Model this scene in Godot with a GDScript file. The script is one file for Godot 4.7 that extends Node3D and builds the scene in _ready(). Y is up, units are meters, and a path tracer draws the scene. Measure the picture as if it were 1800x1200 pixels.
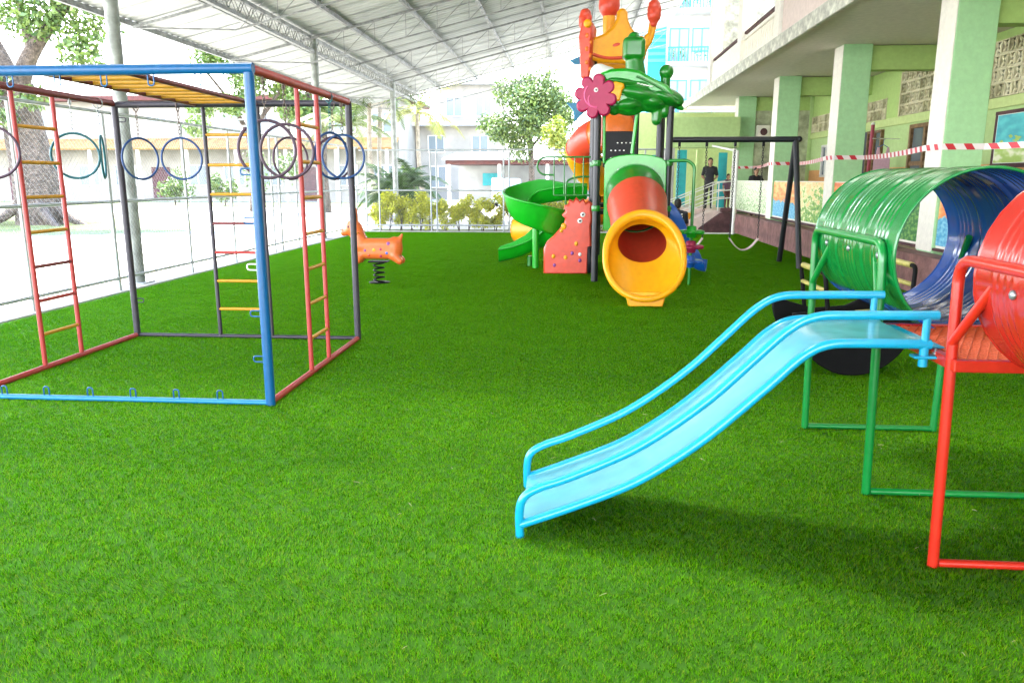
extends Node3D

# ------------------------------------------------------------------ mesh builder
class MB:
	var v := PackedVector3Array()
	var n := PackedVector3Array()
	var c := PackedColorArray()
	var u := PackedVector2Array()
	var ix := PackedInt32Array()
	var col := Color(1, 1, 1)

	func vert(p: Vector3, nn: Vector3, uv := Vector2.ZERO) -> int:
		v.append(p); n.append(nn); c.append(col); u.append(uv)
		return v.size() - 1

	func tri_i(a: int, b: int, d: int) -> void:
		# front faces run clockwise: flip when the winding disagrees with the stored normals
		var g := (v[d] - v[a]).cross(v[b] - v[a])
		if g.dot(n[a] + n[b] + n[d]) < 0.0:
			ix.append(a); ix.append(d); ix.append(b)
		else:
			ix.append(a); ix.append(b); ix.append(d)

	func tri(a: Vector3, b: Vector3, d: Vector3, nn: Vector3) -> void:
		var i := vert(a, nn); vert(b, nn); vert(d, nn)
		tri_i(i, i + 1, i + 2)

	func quad(a: Vector3, b: Vector3, d: Vector3, e: Vector3, nn: Vector3) -> void:
		var i := vert(a, nn, Vector2(0, 1)); vert(b, nn, Vector2(1, 1)); vert(d, nn, Vector2(1, 0)); vert(e, nn, Vector2(0, 0))
		tri_i(i, i + 1, i + 2); tri_i(i, i + 2, i + 3)

	# box with chamfered edges: centre, size, basis, chamfer
	func box(p: Vector3, s: Vector3, b := Basis.IDENTITY, ch := 0.0) -> void:
		var h := s * 0.5
		ch = min(ch, min(h.x, min(h.y, h.z)) * 0.9)
		for ax in 3:
			for sg in [-1.0, 1.0]:
				var a1: int = (ax + 1) % 3
				var a2: int = (ax + 2) % 3
				var q := []
				for k in [[-1, -1], [1, -1], [1, 1], [-1, 1]]:
					var w := Vector3.ZERO
					w[ax] = sg * h[ax]; w[a1] = k[0] * (h[a1] - ch); w[a2] = k[1] * (h[a2] - ch)
					q.append(p + b * w)
				var nn := Vector3.ZERO
				nn[ax] = sg
				quad(q[0], q[1], q[2], q[3], b * nn)
		if ch > 0.0:
			for ax in 3:
				var a1: int = (ax + 1) % 3
				var a2: int = (ax + 2) % 3
				for s1 in [-1.0, 1.0]:
					for s2 in [-1.0, 1.0]:
						var q := []
						for k in [[-1, 0], [1, 0], [1, 1], [-1, 1]]:
							var w := Vector3.ZERO
							w[ax] = k[0] * (h[ax] - ch)
							w[a1] = s1 * (h[a1] - (ch if k[1] == 1 else 0.0))
							w[a2] = s2 * (h[a2] - (0.0 if k[1] == 1 else ch))
							q.append(p + b * w)
						var nn := Vector3.ZERO
						nn[a1] = s1; nn[a2] = s2
						quad(q[0], q[1], q[2], q[3], (b * nn).normalized())
			for sx in [-1.0, 1.0]:
				for sy in [-1.0, 1.0]:
					for sz in [-1.0, 1.0]:
						var sgn := Vector3(sx, sy, sz)
						var a := Vector3(h.x, h.y - ch, h.z - ch) * sgn
						var d := Vector3(h.x - ch, h.y, h.z - ch) * sgn
						var e := Vector3(h.x - ch, h.y - ch, h.z) * sgn
						tri(p + b * a, p + b * d, p + b * e, (b * sgn).normalized())

	func bx(x0: float, x1: float, y0: float, y1: float, z0: float, z1: float, ch := 0.0) -> void:
		box(Vector3(x0 + x1, y0 + y1, z0 + z1) * 0.5, Vector3(abs(x1 - x0), abs(y1 - y0), abs(z1 - z0)), Basis.IDENTITY, ch)

	# bar of rectangular section between two points
	func bar(a: Vector3, d: Vector3, w: float, h: float, ch := 0.0) -> void:
		var z := (d - a).normalized()
		var x := Vector3.UP.cross(z)
		if x.length() < 0.01:
			x = Vector3.RIGHT
		x = x.normalized()
		box((a + d) * 0.5, Vector3(w, h, (d - a).length()), Basis(x, z.cross(x), z), ch)

	# round tube along a path; rad a number or one radius per point
	func tube(pts: Array, rad, sides := 10, closed := false, caps := true, v0 := 0.0) -> void:
		var m := pts.size()
		if m < 2:
			return
		var base := v.size()
		var rows := m + (1 if closed else 0)
		var up := Vector3.ZERO
		var along := v0
		for i in rows:
			var p: Vector3 = pts[i % m]
			var t: Vector3
			if closed:
				t = ((pts[(i + 1) % m] as Vector3) - (pts[(i + m - 1) % m] as Vector3)).normalized()
			else:
				t = ((pts[min(i + 1, m - 1)] as Vector3) - (pts[max(i - 1, 0)] as Vector3)).normalized()
			if i == 0:
				up = Vector3.UP if abs(t.y) < 0.9 else Vector3.RIGHT
			else:
				along += p.distance_to(pts[(i - 1) % m])
			up = (up - t * up.dot(t)).normalized()
			var sd := t.cross(up)
			var r: float = rad[i % m] if rad is Array else rad
			for k in sides:
				var a := TAU * k / sides
				var d := up * cos(a) + sd * sin(a)
				vert(p + d * r, d, Vector2(float(k) / sides, along))
		for i in rows - 1:
			for k in sides:
				var k2 := (k + 1) % sides
				var a := base + i * sides + k
				var b := base + i * sides + k2
				var d := a + sides
				var e := b + sides
				tri_i(a, b, e); tri_i(a, e, d)
		if caps and not closed:
			for e in [0, m - 1]:
				var t: Vector3 = (pts[1] - pts[0]).normalized() * -1.0 if e == 0 else (pts[m - 1] - pts[m - 2]).normalized()
				var cc := vert(pts[e], t)
				var first := v.size()
				for k in sides:
					vert(v[base + e * sides + k], t)
				for k in sides:
					tri_i(cc, first + k, first + (k + 1) % sides)

	# surface of revolution, profile of Vector2(radius, height) about y of xf
	func lathe(prof: Array, seg: int, xf := Transform3D.IDENTITY, a0 := 0.0, a1 := TAU) -> void:
		var base := v.size()
		var m := prof.size()
		for i in m:
			var t: Vector2 = ((prof[min(i + 1, m - 1)] as Vector2) - (prof[max(i - 1, 0)] as Vector2)).normalized()
			var nr := Vector2(t.y, -t.x)
			for k in seg + 1:
				var a := a0 + (a1 - a0) * k / seg
				var d := Vector3(cos(a), 0, sin(a))
				vert(xf * (d * prof[i].x + Vector3.UP * prof[i].y), (xf.basis * (d * nr.x + Vector3.UP * nr.y)).normalized())
		for i in m - 1:
			for k in seg:
				var a := base + i * (seg + 1) + k
				tri_i(a, a + 1, a + seg + 2); tri_i(a, a + seg + 2, a + seg + 1)

	# grid of points rows x cols with smooth normals; flip chooses the front
	func grid(rows: Array, flip := false, closed := false) -> void:
		var base := v.size()
		var m := rows.size()
		var w: int = rows[0].size()
		for i in m:
			for k in w:
				var k0 := (k + w - 1) % w if closed else max(k - 1, 0)
				var k1 := (k + 1) % w if closed else min(k + 1, w - 1)
				var du: Vector3 = rows[i][k1] - rows[i][k0]
				var dv: Vector3 = rows[min(i + 1, m - 1)][k] - rows[max(i - 1, 0)][k]
				var nn := du.cross(dv).normalized()
				if flip:
					nn = -nn
				vert(rows[i][k], nn, Vector2(float(k) / (w - 1), float(i) / (m - 1)))
		for i in m - 1:
			for k in (w if closed else w - 1):
				var a := base + i * w + k
				var b := base + i * w + (k + 1) % w
				tri_i(a, b, b + w); tri_i(a, b + w, a + w)

	# a sheet with thickness: the grid and its offset copy, joined round the border
	func shell(rows: Array, th: float) -> void:
		var m := rows.size()
		var w: int = rows[0].size()
		var back := []
		for i in m:
			var r := []
			for k in w:
				var du: Vector3 = rows[i][min(k + 1, w - 1)] - rows[i][max(k - 1, 0)]
				var dv: Vector3 = rows[min(i + 1, m - 1)][k] - rows[max(i - 1, 0)][k]
				r.append(rows[i][k] - du.cross(dv).normalized() * th)
			back.append(r)
		grid(rows); grid(back, true)
		for i in m - 1:
			for k in [0, w - 1]:
				var o: Vector3 = rows[i][k] - rows[i][1 if k == 0 else w - 2]
				quad(rows[i][k], rows[i + 1][k], back[i + 1][k], back[i][k], o.normalized())
		for k in w - 1:
			for i in [0, m - 1]:
				var o: Vector3 = rows[i][k] - rows[1 if i == 0 else m - 2][k]
				quad(rows[i][k], rows[i][k + 1], back[i][k + 1], back[i][k], o.normalized())

	# extruded outline (in x, y of xf) with bevelled rims, depth along z
	func extrude(poly: PackedVector2Array, depth: float, xf := Transform3D.IDENTITY, bev := 0.0) -> void:
		var area := 0.0
		var m := poly.size()
		for i in m:
			area += poly[i].cross(poly[(i + 1) % m])
		if area < 0.0:
			poly.reverse()
		var out := PackedVector2Array()
		for i in m:
			var a := (poly[i] - poly[(i + m - 1) % m]).normalized()
			var b := (poly[(i + 1) % m] - poly[i]).normalized()
			var nn := Vector2(a.y + b.y, -a.x - b.x)
			out.append(nn.normalized())
		var rings := [[0.0, bev], [0.3 * bev, 0.3 * bev], [bev, 0.0], [depth - bev, 0.0], [depth - 0.3 * bev, 0.3 * bev], [depth, bev]] if bev > 0.0 else [[0.0, 0.0], [depth, 0.0]]
		var base := v.size()
		for r in rings.size():
			var tilt := 0.0
			if bev > 0.0:
				tilt = [-1.6, -0.9, -0.25, 0.25, 0.9, 1.6][r]
			for i in m:
				var q := poly[i] - out[i] * float(rings[r][1])
				vert(xf * Vector3(q.x, q.y, float(rings[r][0]) - depth * 0.5), (xf.basis * Vector3(out[i].x, out[i].y, tilt)).normalized())
		for r in rings.size() - 1:
			for i in m:
				var a := base + r * m + i
				var b := base + r * m + (i + 1) % m
				tri_i(a, b, b + m); tri_i(a, b + m, a + m)
		var t := Geometry2D.triangulate_polygon(poly)
		for side in [0, rings.size() - 1]:
			var nn := (xf.basis * Vector3(0, 0, -1 if side == 0 else 1)).normalized()
			var f := v.size()
			for i in m:
				vert(v[base + side * m + i], nn)
			for k in range(0, t.size(), 3):
				tri_i(f + t[k], f + t[k + 1], f + t[k + 2])

	func ball(p: Vector3, r: Vector3, seg := 14, b := Basis.IDENTITY) -> void:
		var base := v.size()
		var rows := seg / 2 + 1
		for i in rows:
			var t := PI * i / (rows - 1)
			for k in seg + 1:
				var a := TAU * k / seg
				var d := Vector3(sin(t) * cos(a), cos(t), sin(t) * sin(a))
				vert(p + b * (d * r), (b * (d / r)).normalized())
		for i in rows - 1:
			for k in seg:
				var a := base + i * (seg + 1) + k
				tri_i(a, a + 1, a + seg + 2); tri_i(a, a + seg + 2, a + seg + 1)

	func mesh() -> ArrayMesh:
		var am := ArrayMesh.new()
		var a := []
		a.resize(Mesh.ARRAY_MAX)
		a[Mesh.ARRAY_VERTEX] = v; a[Mesh.ARRAY_NORMAL] = n; a[Mesh.ARRAY_COLOR] = c; a[Mesh.ARRAY_TEX_UV] = u; a[Mesh.ARRAY_INDEX] = ix
		am.add_surface_from_arrays(Mesh.PRIMITIVE_TRIANGLES, a)
		return am

# ------------------------------------------------------------------ blended solids meshed as surface nets
# prim: {t:"c" a b ra rb | "e" p r (radii) b (basis) | "b" p r b round} + optional col (linear Color), k (blend)
func solid(mb: MB, prims: Array, cell: float, blend := 0.03) -> void:
	var lo := Vector3(1e9, 1e9, 1e9)
	var hi := -lo
	for q in prims:
		var e: Vector3
		if q.t == "c":
			e = Vector3.ONE * max(q.ra, q.rb)
			q.lo = Vector3(min(q.a.x, q.b.x), min(q.a.y, q.b.y), min(q.a.z, q.b.z)) - e
			q.hi = Vector3(max(q.a.x, q.b.x), max(q.a.y, q.b.y), max(q.a.z, q.b.z)) + e
		else:
			var bs: Basis = q.get("b", Basis.IDENTITY)
			q.inv = bs.inverse()
			var rr: Vector3 = q.r
			e = Vector3(abs(bs.x.x) * rr.x + abs(bs.y.x) * rr.y + abs(bs.z.x) * rr.z, abs(bs.x.y) * rr.x + abs(bs.y.y) * rr.y + abs(bs.z.y) * rr.z, abs(bs.x.z) * rr.x + abs(bs.y.z) * rr.y + abs(bs.z.z) * rr.z)
			q.lo = q.p - e; q.hi = q.p + e
		lo = lo.min(q.lo); hi = hi.max(q.hi)
	var mg := blend + cell * 2.5
	lo -= Vector3.ONE * mg; hi += Vector3.ONE * mg
	var nx := int((hi.x - lo.x) / cell) + 2
	var ny := int((hi.y - lo.y) / cell) + 2
	var nz := int((hi.z - lo.z) / cell) + 2
	var f := PackedFloat32Array()
	f.resize(nx * ny * nz); f.fill(1.0)
	var own := PackedByteArray()
	own.resize(nx * ny * nz)
	var best := PackedFloat32Array()
	best.resize(nx * ny * nz); best.fill(9.0)
	for qi in prims.size():
		var q: Dictionary = prims[qi]
		var i0 := Vector3i(((q.lo - lo - Vector3.ONE * mg) / cell).floor()).max(Vector3i.ZERO)
		var i1 := Vector3i(((q.hi - lo + Vector3.ONE * mg) / cell).ceil()).min(Vector3i(nx - 1, ny - 1, nz - 1))
		var kind: String = q.t
		var kb: float = q.get("k", blend)
		var a := Vector3.ZERO
		var ab := Vector3.ZERO
		var l2 := 1.0
		var ra := 0.0
		var rb := 0.0
		var pc := Vector3.ZERO
		var rr := Vector3.ONE
		var inv := Basis.IDENTITY
		var rnd: float = q.get("round", 0.0)
		if kind == "c":
			a = q.a; ab = q.b - q.a; l2 = max(ab.length_squared(), 1e-9); ra = q.ra; rb = q.rb
		else:
			pc = q.p; rr = q.r; inv = q.inv
		var rmin: float = min(rr.x, min(rr.y, rr.z))
		for y in range(i0.y, i1.y + 1):
			for z in range(i0.z, i1.z + 1):
				var row := (y * nz + z) * nx
				for x in range(i0.x, i1.x + 1):
					var p := lo + Vector3(x, y, z) * cell
					var d: float
					if kind == "c":
						var t: float = clamp((p - a).dot(ab) / l2, 0.0, 1.0)
						d = (p - a - ab * t).length() - ra - (rb - ra) * t
					elif kind == "e":
						var w := inv * (p - pc)
						var k0 := (w / rr).length()
						var k1 := (w / (rr * rr)).length()
						d = k0 * (k0 - 1.0) / k1 if k1 > 1e-6 else -rmin
					else:
						var w := (inv * (p - pc)).abs() - rr + Vector3.ONE * rnd
						d = w.max(Vector3.ZERO).length() + min(max(w.x, max(w.y, w.z)), 0.0) - rnd
					var j := row + x
					if d < best[j]:
						best[j] = d; own[j] = qi
					var o := f[j]
					if kb > 0.0:
						var h: float = clamp(0.5 + 0.5 * (o - d) / kb, 0.0, 1.0)
						f[j] = o + (d - o) * h - kb * h * (1.0 - h)
					elif d < o:
						f[j] = d
	var id := PackedInt32Array()
	id.resize(nx * ny * nz); id.fill(-1)
	var sx := 1
	var sz := nx
	var sy := nx * nz
	var off := [0, sx, sz, sx + sz, sy, sy + sx, sy + sz, sy + sx + sz]
	var cor := [Vector3(0, 0, 0), Vector3(1, 0, 0), Vector3(0, 0, 1), Vector3(1, 0, 1), Vector3(0, 1, 0), Vector3(1, 1, 0), Vector3(0, 1, 1), Vector3(1, 1, 1)]
	var edges := [[0, 1], [2, 3], [4, 5], [6, 7], [0, 2], [1, 3], [4, 6], [5, 7], [0, 4], [1, 5], [2, 6], [3, 7]]
	for y in ny - 1:
		for z in nz - 1:
			for x in nx - 1:
				var j := y * sy + z * sz + x
				var neg := 0
				for k in 8:
					if f[j + off[k]] < 0.0:
						neg += 1
				if neg == 0 or neg == 8:
					continue
				var s := Vector3.ZERO
				var cnt := 0
				for e in edges:
					var va: float = f[j + off[e[0]]]
					var vb: float = f[j + off[e[1]]]
					if (va < 0.0) != (vb < 0.0):
						s += (cor[e[0]] as Vector3).lerp(cor[e[1]], va / (va - vb))
						cnt += 1
				s /= cnt
				var g := Vector3(f[j + 1] + f[j + 3] + f[j + off[5]] + f[j + off[7]] - f[j] - f[j + sz] - f[j + sy] - f[j + off[6]], 0, 0) if false else Vector3.ZERO
				g.x = f[j + off[1]] + f[j + off[3]] + f[j + off[5]] + f[j + off[7]] - f[j] - f[j + off[2]] - f[j + off[4]] - f[j + off[6]]
				g.y = f[j + off[4]] + f[j + off[5]] + f[j + off[6]] + f[j + off[7]] - f[j] - f[j + off[1]] - f[j + off[2]] - f[j + off[3]]
				g.z = f[j + off[2]] + f[j + off[3]] + f[j + off[6]] + f[j + off[7]] - f[j] - f[j + off[1]] - f[j + off[4]] - f[j + off[5]]
				var q: Dictionary = prims[own[j]]
				mb.col = q.get("col", Color(1, 1, 1))
				id[j] = mb.vert(lo + (Vector3(x, y, z) + s) * cell, g.normalized())
	mb.col = Color(1, 1, 1)
	for y in range(1, ny - 1):
		for z in range(1, nz - 1):
			for x in range(1, nx - 1):
				var j := y * sy + z * sz + x
				var s0 := f[j] < 0.0
				if s0 != (f[j + sx] < 0.0):
					_nq(mb, id[j], id[j - sy], id[j - sy - sz], id[j - sz])
				if s0 != (f[j + sy] < 0.0):
					_nq(mb, id[j], id[j - sx], id[j - sx - sz], id[j - sz])
				if s0 != (f[j + sz] < 0.0):
					_nq(mb, id[j], id[j - sx], id[j - sx - sy], id[j - sy])

func _nq(mb: MB, a: int, b: int, c: int, d: int) -> void:
	if a < 0 or b < 0 or c < 0 or d < 0:
		return
	mb.tri_i(a, b, c); mb.tri_i(a, c, d)

func cap(a: Vector3, b: Vector3, ra: float, rb: float, col = null, k = null) -> Dictionary:
	var q := {"t": "c", "a": a, "b": b, "ra": ra, "rb": rb}
	if col != null:
		q.col = col
	if k != null:
		q.k = k
	return q

func ell(p: Vector3, r: Vector3, b := Basis.IDENTITY, col = null, k = null) -> Dictionary:
	var q := {"t": "e", "p": p, "r": r, "b": b}
	if col != null:
		q.col = col
	if k != null:
		q.k = k
	return q

func rbox(p: Vector3, r: Vector3, rnd: float, b := Basis.IDENTITY, col = null, k = null) -> Dictionary:
	var q := {"t": "b", "p": p, "r": r, "b": b, "round": rnd}
	if col != null:
		q.col = col
	if k != null:
		q.k = k
	return q

# ------------------------------------------------------------------ objects
var used := {}

func numbered(called: String) -> String:
	var k: int = used.get(called, 0)
	used[called] = k + 1
	return called if k == 0 else "%s_%03d" % [called, k]

func tag(o: Node, label: String, category: String, group := "") -> Node:
	o.set_meta("label", label); o.set_meta("category", category)
	if group != "":
		o.set_meta("group", group)
	return o

func thing(called: String, label: String, category: String, at := Vector3.ZERO, turn := 0.0, group := "") -> Node3D:
	var o := Node3D.new()
	o.name = numbered(called)
	add_child(o)
	o.position = at; o.rotation.y = turn
	tag(o, label, category, group)
	return o

func part(called: String, mb: MB, m: Material, parent: Node3D, at := Vector3.ZERO) -> MeshInstance3D:
	return part_mesh(called, mb.mesh(), m, parent, at)

func part_mesh(called: String, ms: Mesh, m: Material, parent: Node3D, at := Vector3.ZERO) -> MeshInstance3D:
	var o := MeshInstance3D.new()
	o.name = called
	o.mesh = ms
	o.material_override = m
	parent.add_child(o, true)
	o.position = at
	return o

func solo(called: String, mb: MB, m: Material, label: String, category: String, group := "") -> MeshInstance3D:
	var o := part(numbered(called), mb, m, self)
	tag(o, label, category, group)
	return o

func struct(called: String, mb: MB, m: Material) -> MeshInstance3D:
	var o := part(called, mb, m, self)
	o.set_meta("kind", "structure")
	return o

func V(x: float, y: float, z: float) -> Vector3:
	return Vector3(x, y, z)

# rounded corners for bent pipes
func fil(pts: Array, r: float, k := 5) -> Array:
	var out := [pts[0]]
	for i in range(1, pts.size() - 1):
		var p: Vector3 = pts[i]
		var a: Vector3 = pts[i - 1] - p
		var b: Vector3 = pts[i + 1] - p
		var rr: float = min(r, min(a.length(), b.length()) * 0.48)
		var s := p + a.normalized() * rr
		var e := p + b.normalized() * rr
		for j in k + 1:
			var t := float(j) / k
			out.append(s.lerp(p, t).lerp(p.lerp(e, t), t))
	out.append(pts[pts.size() - 1])
	return out

# smooth curve through points
func spline(pts: Array, per := 8) -> Array:
	var out := []
	var m := pts.size()
	for i in m - 1:
		var a: Vector3 = pts[max(i - 1, 0)]
		var b: Vector3 = pts[i]
		var c: Vector3 = pts[i + 1]
		var d: Vector3 = pts[min(i + 2, m - 1)]
		for j in per:
			out.append(b.cubic_interpolate(c, a, d, float(j) / per))
	out.append(pts[m - 1])
	return out

# ------------------------------------------------------------------ materials
var tex := {}
var M := {}

func noise_img(size: int, freq: float, oct: int, seed_: int, lo: float, hi: float, gain := 0.5) -> Image:
	var nz := FastNoiseLite.new()
	nz.seed = seed_
	nz.noise_type = FastNoiseLite.TYPE_SIMPLEX_SMOOTH
	nz.frequency = freq
	nz.fractal_octaves = oct
	nz.fractal_gain = gain
	var src := nz.get_seamless_image(size, size)
	var im := Image.create(size, size, false, Image.FORMAT_RGB8)
	for y in size:
		for x in size:
			var t := src.get_pixel(x, y).r
			var w: float = lerp(lo, hi, clamp((t - 0.2) / 0.6, 0.0, 1.0))
			im.set_pixel(x, y, Color(w, w, w))
	return im

func normal_tex(size: int, freq: float, oct: int, seed_: int, bump: float) -> ImageTexture:
	var nz := FastNoiseLite.new()
	nz.seed = seed_
	nz.frequency = freq
	nz.fractal_octaves = oct
	var im := nz.get_seamless_image(size, size)
	im.convert(Image.FORMAT_RGBA8)
	im.bump_map_to_normal_map(bump)
	return ImageTexture.create_from_image(im)

func mat(c, rough := 0.5, o := {}) -> StandardMaterial3D:
	var m := StandardMaterial3D.new()
	m.albedo_color = Color(c) if c is String else c
	m.roughness = rough
	m.metallic = o.get("metal", 0.0)
	if o.has("vc"):
		m.vertex_color_use_as_albedo = true
		m.albedo_color = Color(1, 1, 1)
	if o.has("tex"):
		m.albedo_texture = tex[o.tex]
		m.uv1_triplanar = true
		m.uv1_world_triplanar = o.get("world", true)
		var s: float = o.get("scale", 1.0)
		m.uv1_scale = Vector3(s, s, s)
	if o.has("nrm"):
		m.normal_enabled = true
		m.normal_texture = tex[o.nrm]
		m.normal_scale = o.get("bump", 0.3)
		m.uv1_triplanar = true
		m.uv1_world_triplanar = o.get("world", true)
		var s: float = o.get("scale", 1.0)
		m.uv1_scale = Vector3(s, s, s)
	if o.has("coat"):
		m.clearcoat_enabled = true
		m.clearcoat = o.coat
		m.clearcoat_roughness = o.get("coat_rough", 0.15)
	if o.has("back"):
		m.backlight_enabled = true
		m.backlight = o.back
	if o.has("alpha"):
		m.transparency = BaseMaterial3D.TRANSPARENCY_ALPHA
		m.albedo_color.a = o.alpha
	return m

func lin(r: float, g: float, b: float) -> Color:
	return Color(r, g, b).linear_to_srgb()

func make_materials() -> void:
	tex.mottle = ImageTexture.create_from_image(noise_img(256, 0.012, 5, 3, 0.90, 1.0))
	tex.grime = ImageTexture.create_from_image(noise_img(512, 0.008, 6, 9, 0.74, 1.0, 0.62))
	tex.wear = ImageTexture.create_from_image(noise_img(256, 0.03, 4, 21, 0.94, 1.0, 0.6))
	tex.bark = ImageTexture.create_from_image(noise_img(512, 0.02, 6, 33, 0.45, 1.0, 0.7))
	tex.plaster = ImageTexture.create_from_image(noise_img(512, 0.02, 6, 41, 0.95, 1.0, 0.65))
	tex.n_fine = normal_tex(256, 0.06, 4, 5, 3.0)
	tex.n_wave = normal_tex(256, 0.012, 3, 8, 4.0)
	tex.n_rough = normal_tex(256, 0.10, 5, 12, 6.0)
	# painted steel
	M.blue_paint = mat("005488", 0.38, {"tex": "wear", "nrm": "n_wave", "bump": 0.12, "scale": 1.7})
	M.light_blue_pipe = mat("0f78a8", 0.38, {"tex": "wear", "nrm": "n_wave", "bump": 0.12, "scale": 1.7})
	M.red_pipe = mat("a83632", 0.42, {"tex": "wear", "nrm": "n_wave", "bump": 0.12, "scale": 1.7})
	M.maroon_pipe = mat("733033", 0.45, {"tex": "mottle", "nrm": "n_wave", "bump": 0.12, "scale": 1.7})
	M.dark_pipe = mat("322d38", 0.45, {"tex": "mottle", "nrm": "n_wave", "bump": 0.12, "scale": 1.7})
	M.yellow_pipe = mat("c48c18", 0.42, {"tex": "wear", "nrm": "n_wave", "bump": 0.12, "scale": 1.7})
	M.purple_ring = mat("4a3245", 0.5, {"tex": "mottle", "scale": 2.0})
	M.teal_ring = mat("0f5d66", 0.5, {"tex": "mottle", "scale": 2.0})
	M.navy_ring = mat("164178", 0.5, {"tex": "mottle", "scale": 2.0})
	M.steel = mat("9a9ea0", 0.42, {"metal": 0.75, "tex": "mottle", "scale": 2.0})
	M.galv = mat("a9aeae", 0.5, {"metal": 0.35, "tex": "mottle", "scale": 1.3})
	M.galv_wire = mat("9fa4a4", 0.5, {"metal": 0.3})
	M.rust_chain = mat("6d5f57", 0.55, {"metal": 0.5})
	# plastics
	M.p_green = mat("0d9c18", 0.3, {"tex": "wear", "nrm": "n_wave", "bump": 0.10, "scale": 0.9, "coat": 0.3})
	M.p_green_dark = mat("0b7418", 0.32, {"tex": "wear", "nrm": "n_wave", "bump": 0.10, "scale": 0.9, "coat": 0.3})
	M.p_red = mat("c0321c", 0.33, {"tex": "wear", "nrm": "n_wave", "bump": 0.10, "scale": 0.9, "coat": 0.25})
	M.p_coral = mat("d0452b", 0.36, {"tex": "wear", "nrm": "n_wave", "bump": 0.14, "scale": 0.9})
	M.p_yellow = mat("ea9f04", 0.45, {"tex": "wear", "nrm": "n_wave", "bump": 0.10, "scale": 0.9})
	M.p_orange = mat("dd6c10", 0.32, {"tex": "wear", "nrm": "n_wave", "bump": 0.10, "scale": 0.9})
	M.p_tube = mat("dd5236", 0.33, {"tex": "wear", "nrm": "n_wave", "bump": 0.1, "scale": 0.9, "back": lin(0.5, 0.08, 0.03)})
	M.p_mouth = mat("f7b010", 0.3, {"tex": "wear", "nrm": "n_wave", "bump": 0.1, "scale": 0.9, "back": lin(0.5, 0.25, 0.01)})
	M.deer_orange = mat("d66a2e", 0.36, {"tex": "wear", "nrm": "n_wave", "bump": 0.1, "scale": 0.9})
	M.p_pink = mat("9c1348", 0.5, {"tex": "wear", "nrm": "n_wave", "bump": 0.10, "scale": 0.9})
	M.p_blue = mat("0e55b0", 0.32, {"tex": "wear", "nrm": "n_wave", "bump": 0.10, "scale": 0.9, "coat": 0.3})
	M.p_teal = mat("0f78a0", 0.36, {"tex": "wear", "scale": 0.9})
	M.p_white = mat("e8e8e2", 0.4, {"tex": "wear", "scale": 0.9})
	M.p_purple = mat("7a3f86", 0.4)
	M.p_black = mat("0c0d10", 0.4, {"tex": "mottle", "scale": 1.0})
	M.post_dark = mat("15181f", 0.4, {"tex": "wear", "nrm": "n_wave", "bump": 0.1, "scale": 1.5})
	M.white_paint = mat("dcdcd6", 0.5, {"tex": "wear", "scale": 1.2})
	M.eye_black = mat("101012", 0.3)
	# gloss fibreglass barrels and slide
	M.b_green = mat("0a7030", 0.16, {"tex": "wear", "scale": 1.1, "coat": 0.25, "coat_rough": 0.08})
	M.b_blue = mat("1d4c9c", 0.16, {"tex": "wear", "scale": 1.1, "coat": 0.25, "coat_rough": 0.08})
	M.b_red = mat("a6241a", 0.18, {"tex": "wear", "scale": 1.1, "coat": 0.25, "coat_rough": 0.08})
	M.f_green = mat("087a32", 0.28, {"tex": "wear", "nrm": "n_wave", "bump": 0.12, "scale": 1.6, "coat": 0.3})
	M.f_red = mat("bb2617", 0.28, {"tex": "wear", "nrm": "n_wave", "bump": 0.12, "scale": 1.6, "coat": 0.3})
	M.f_sky = mat("0c96bb", 0.28, {"tex": "wear", "nrm": "n_wave", "bump": 0.12, "scale": 1.6, "coat": 0.3})
	M.slide_bed = mat("57a8b8", 0.26, {"tex": "mottle", "nrm": "n_wave", "bump": 0.16, "scale": 1.4, "coat": 0.4, "coat_rough": 0.12})
	M.deck_orange = mat("c8511f", 0.45, {"tex": "wear", "nrm": "n_fine", "bump": 0.3, "scale": 2.0})
	M.rubber = mat("0b0b0d", 0.6, {"tex": "mottle", "scale": 1.2})
	M.old_yellow = mat("b8ad5a", 0.5, {"tex": "grime", "scale": 1.2})
	# building
	M.wall_green = mat("b0cc8a", 0.85, {"tex": "plaster", "nrm": "n_rough", "bump": 0.05, "scale": 0.6})
	M.wall_green2 = mat("acca78", 0.85, {"tex": "plaster", "nrm": "n_rough", "bump": 0.05, "scale": 0.6})
	M.column_green = mat("a6d49e", 0.8, {"tex": "plaster", "nrm": "n_rough", "bump": 0.05, "scale": 0.6})
	M.lintel_green = mat("c0d38c", 0.85, {"tex": "plaster", "scale": 0.6})
	M.cream = mat("ebe7da", 0.8, {"tex": "plaster", "nrm": "n_rough", "bump": 0.05, "scale": 0.6})
	M.pinkish = mat("e0cfc6", 0.85, {"tex": "plaster", "scale": 0.6})
	M.soffit = mat("e3dccd", 0.9, {"tex": "plaster", "nrm": "n_rough", "bump": 0.05, "scale": 0.6})
	M.slab_edge = mat("dfe0d0", 0.88, {"tex": "grime", "scale": 0.8})
	M.dado = mat("dba268", 0.85, {"tex": "plaster", "scale": 0.6})
	M.brown_plinth = mat("8e6560", 0.85, {"tex": "grime", "nrm": "n_rough", "bump": 0.2, "scale": 0.6})
	M.dark_brown = mat("5c3d3f", 0.85, {"tex": "grime", "scale": 0.6})
	M.breeze = mat("d6d0ab", 0.9, {"tex": "mottle", "nrm": "n_rough", "bump": 0.2, "scale": 0.8})
	M.wood = mat("8a6a42", 0.6, {"tex": "grime", "scale": 1.5})
	M.dark_door = mat("252c42", 0.5, {"tex": "mottle", "scale": 1.0})
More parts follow.
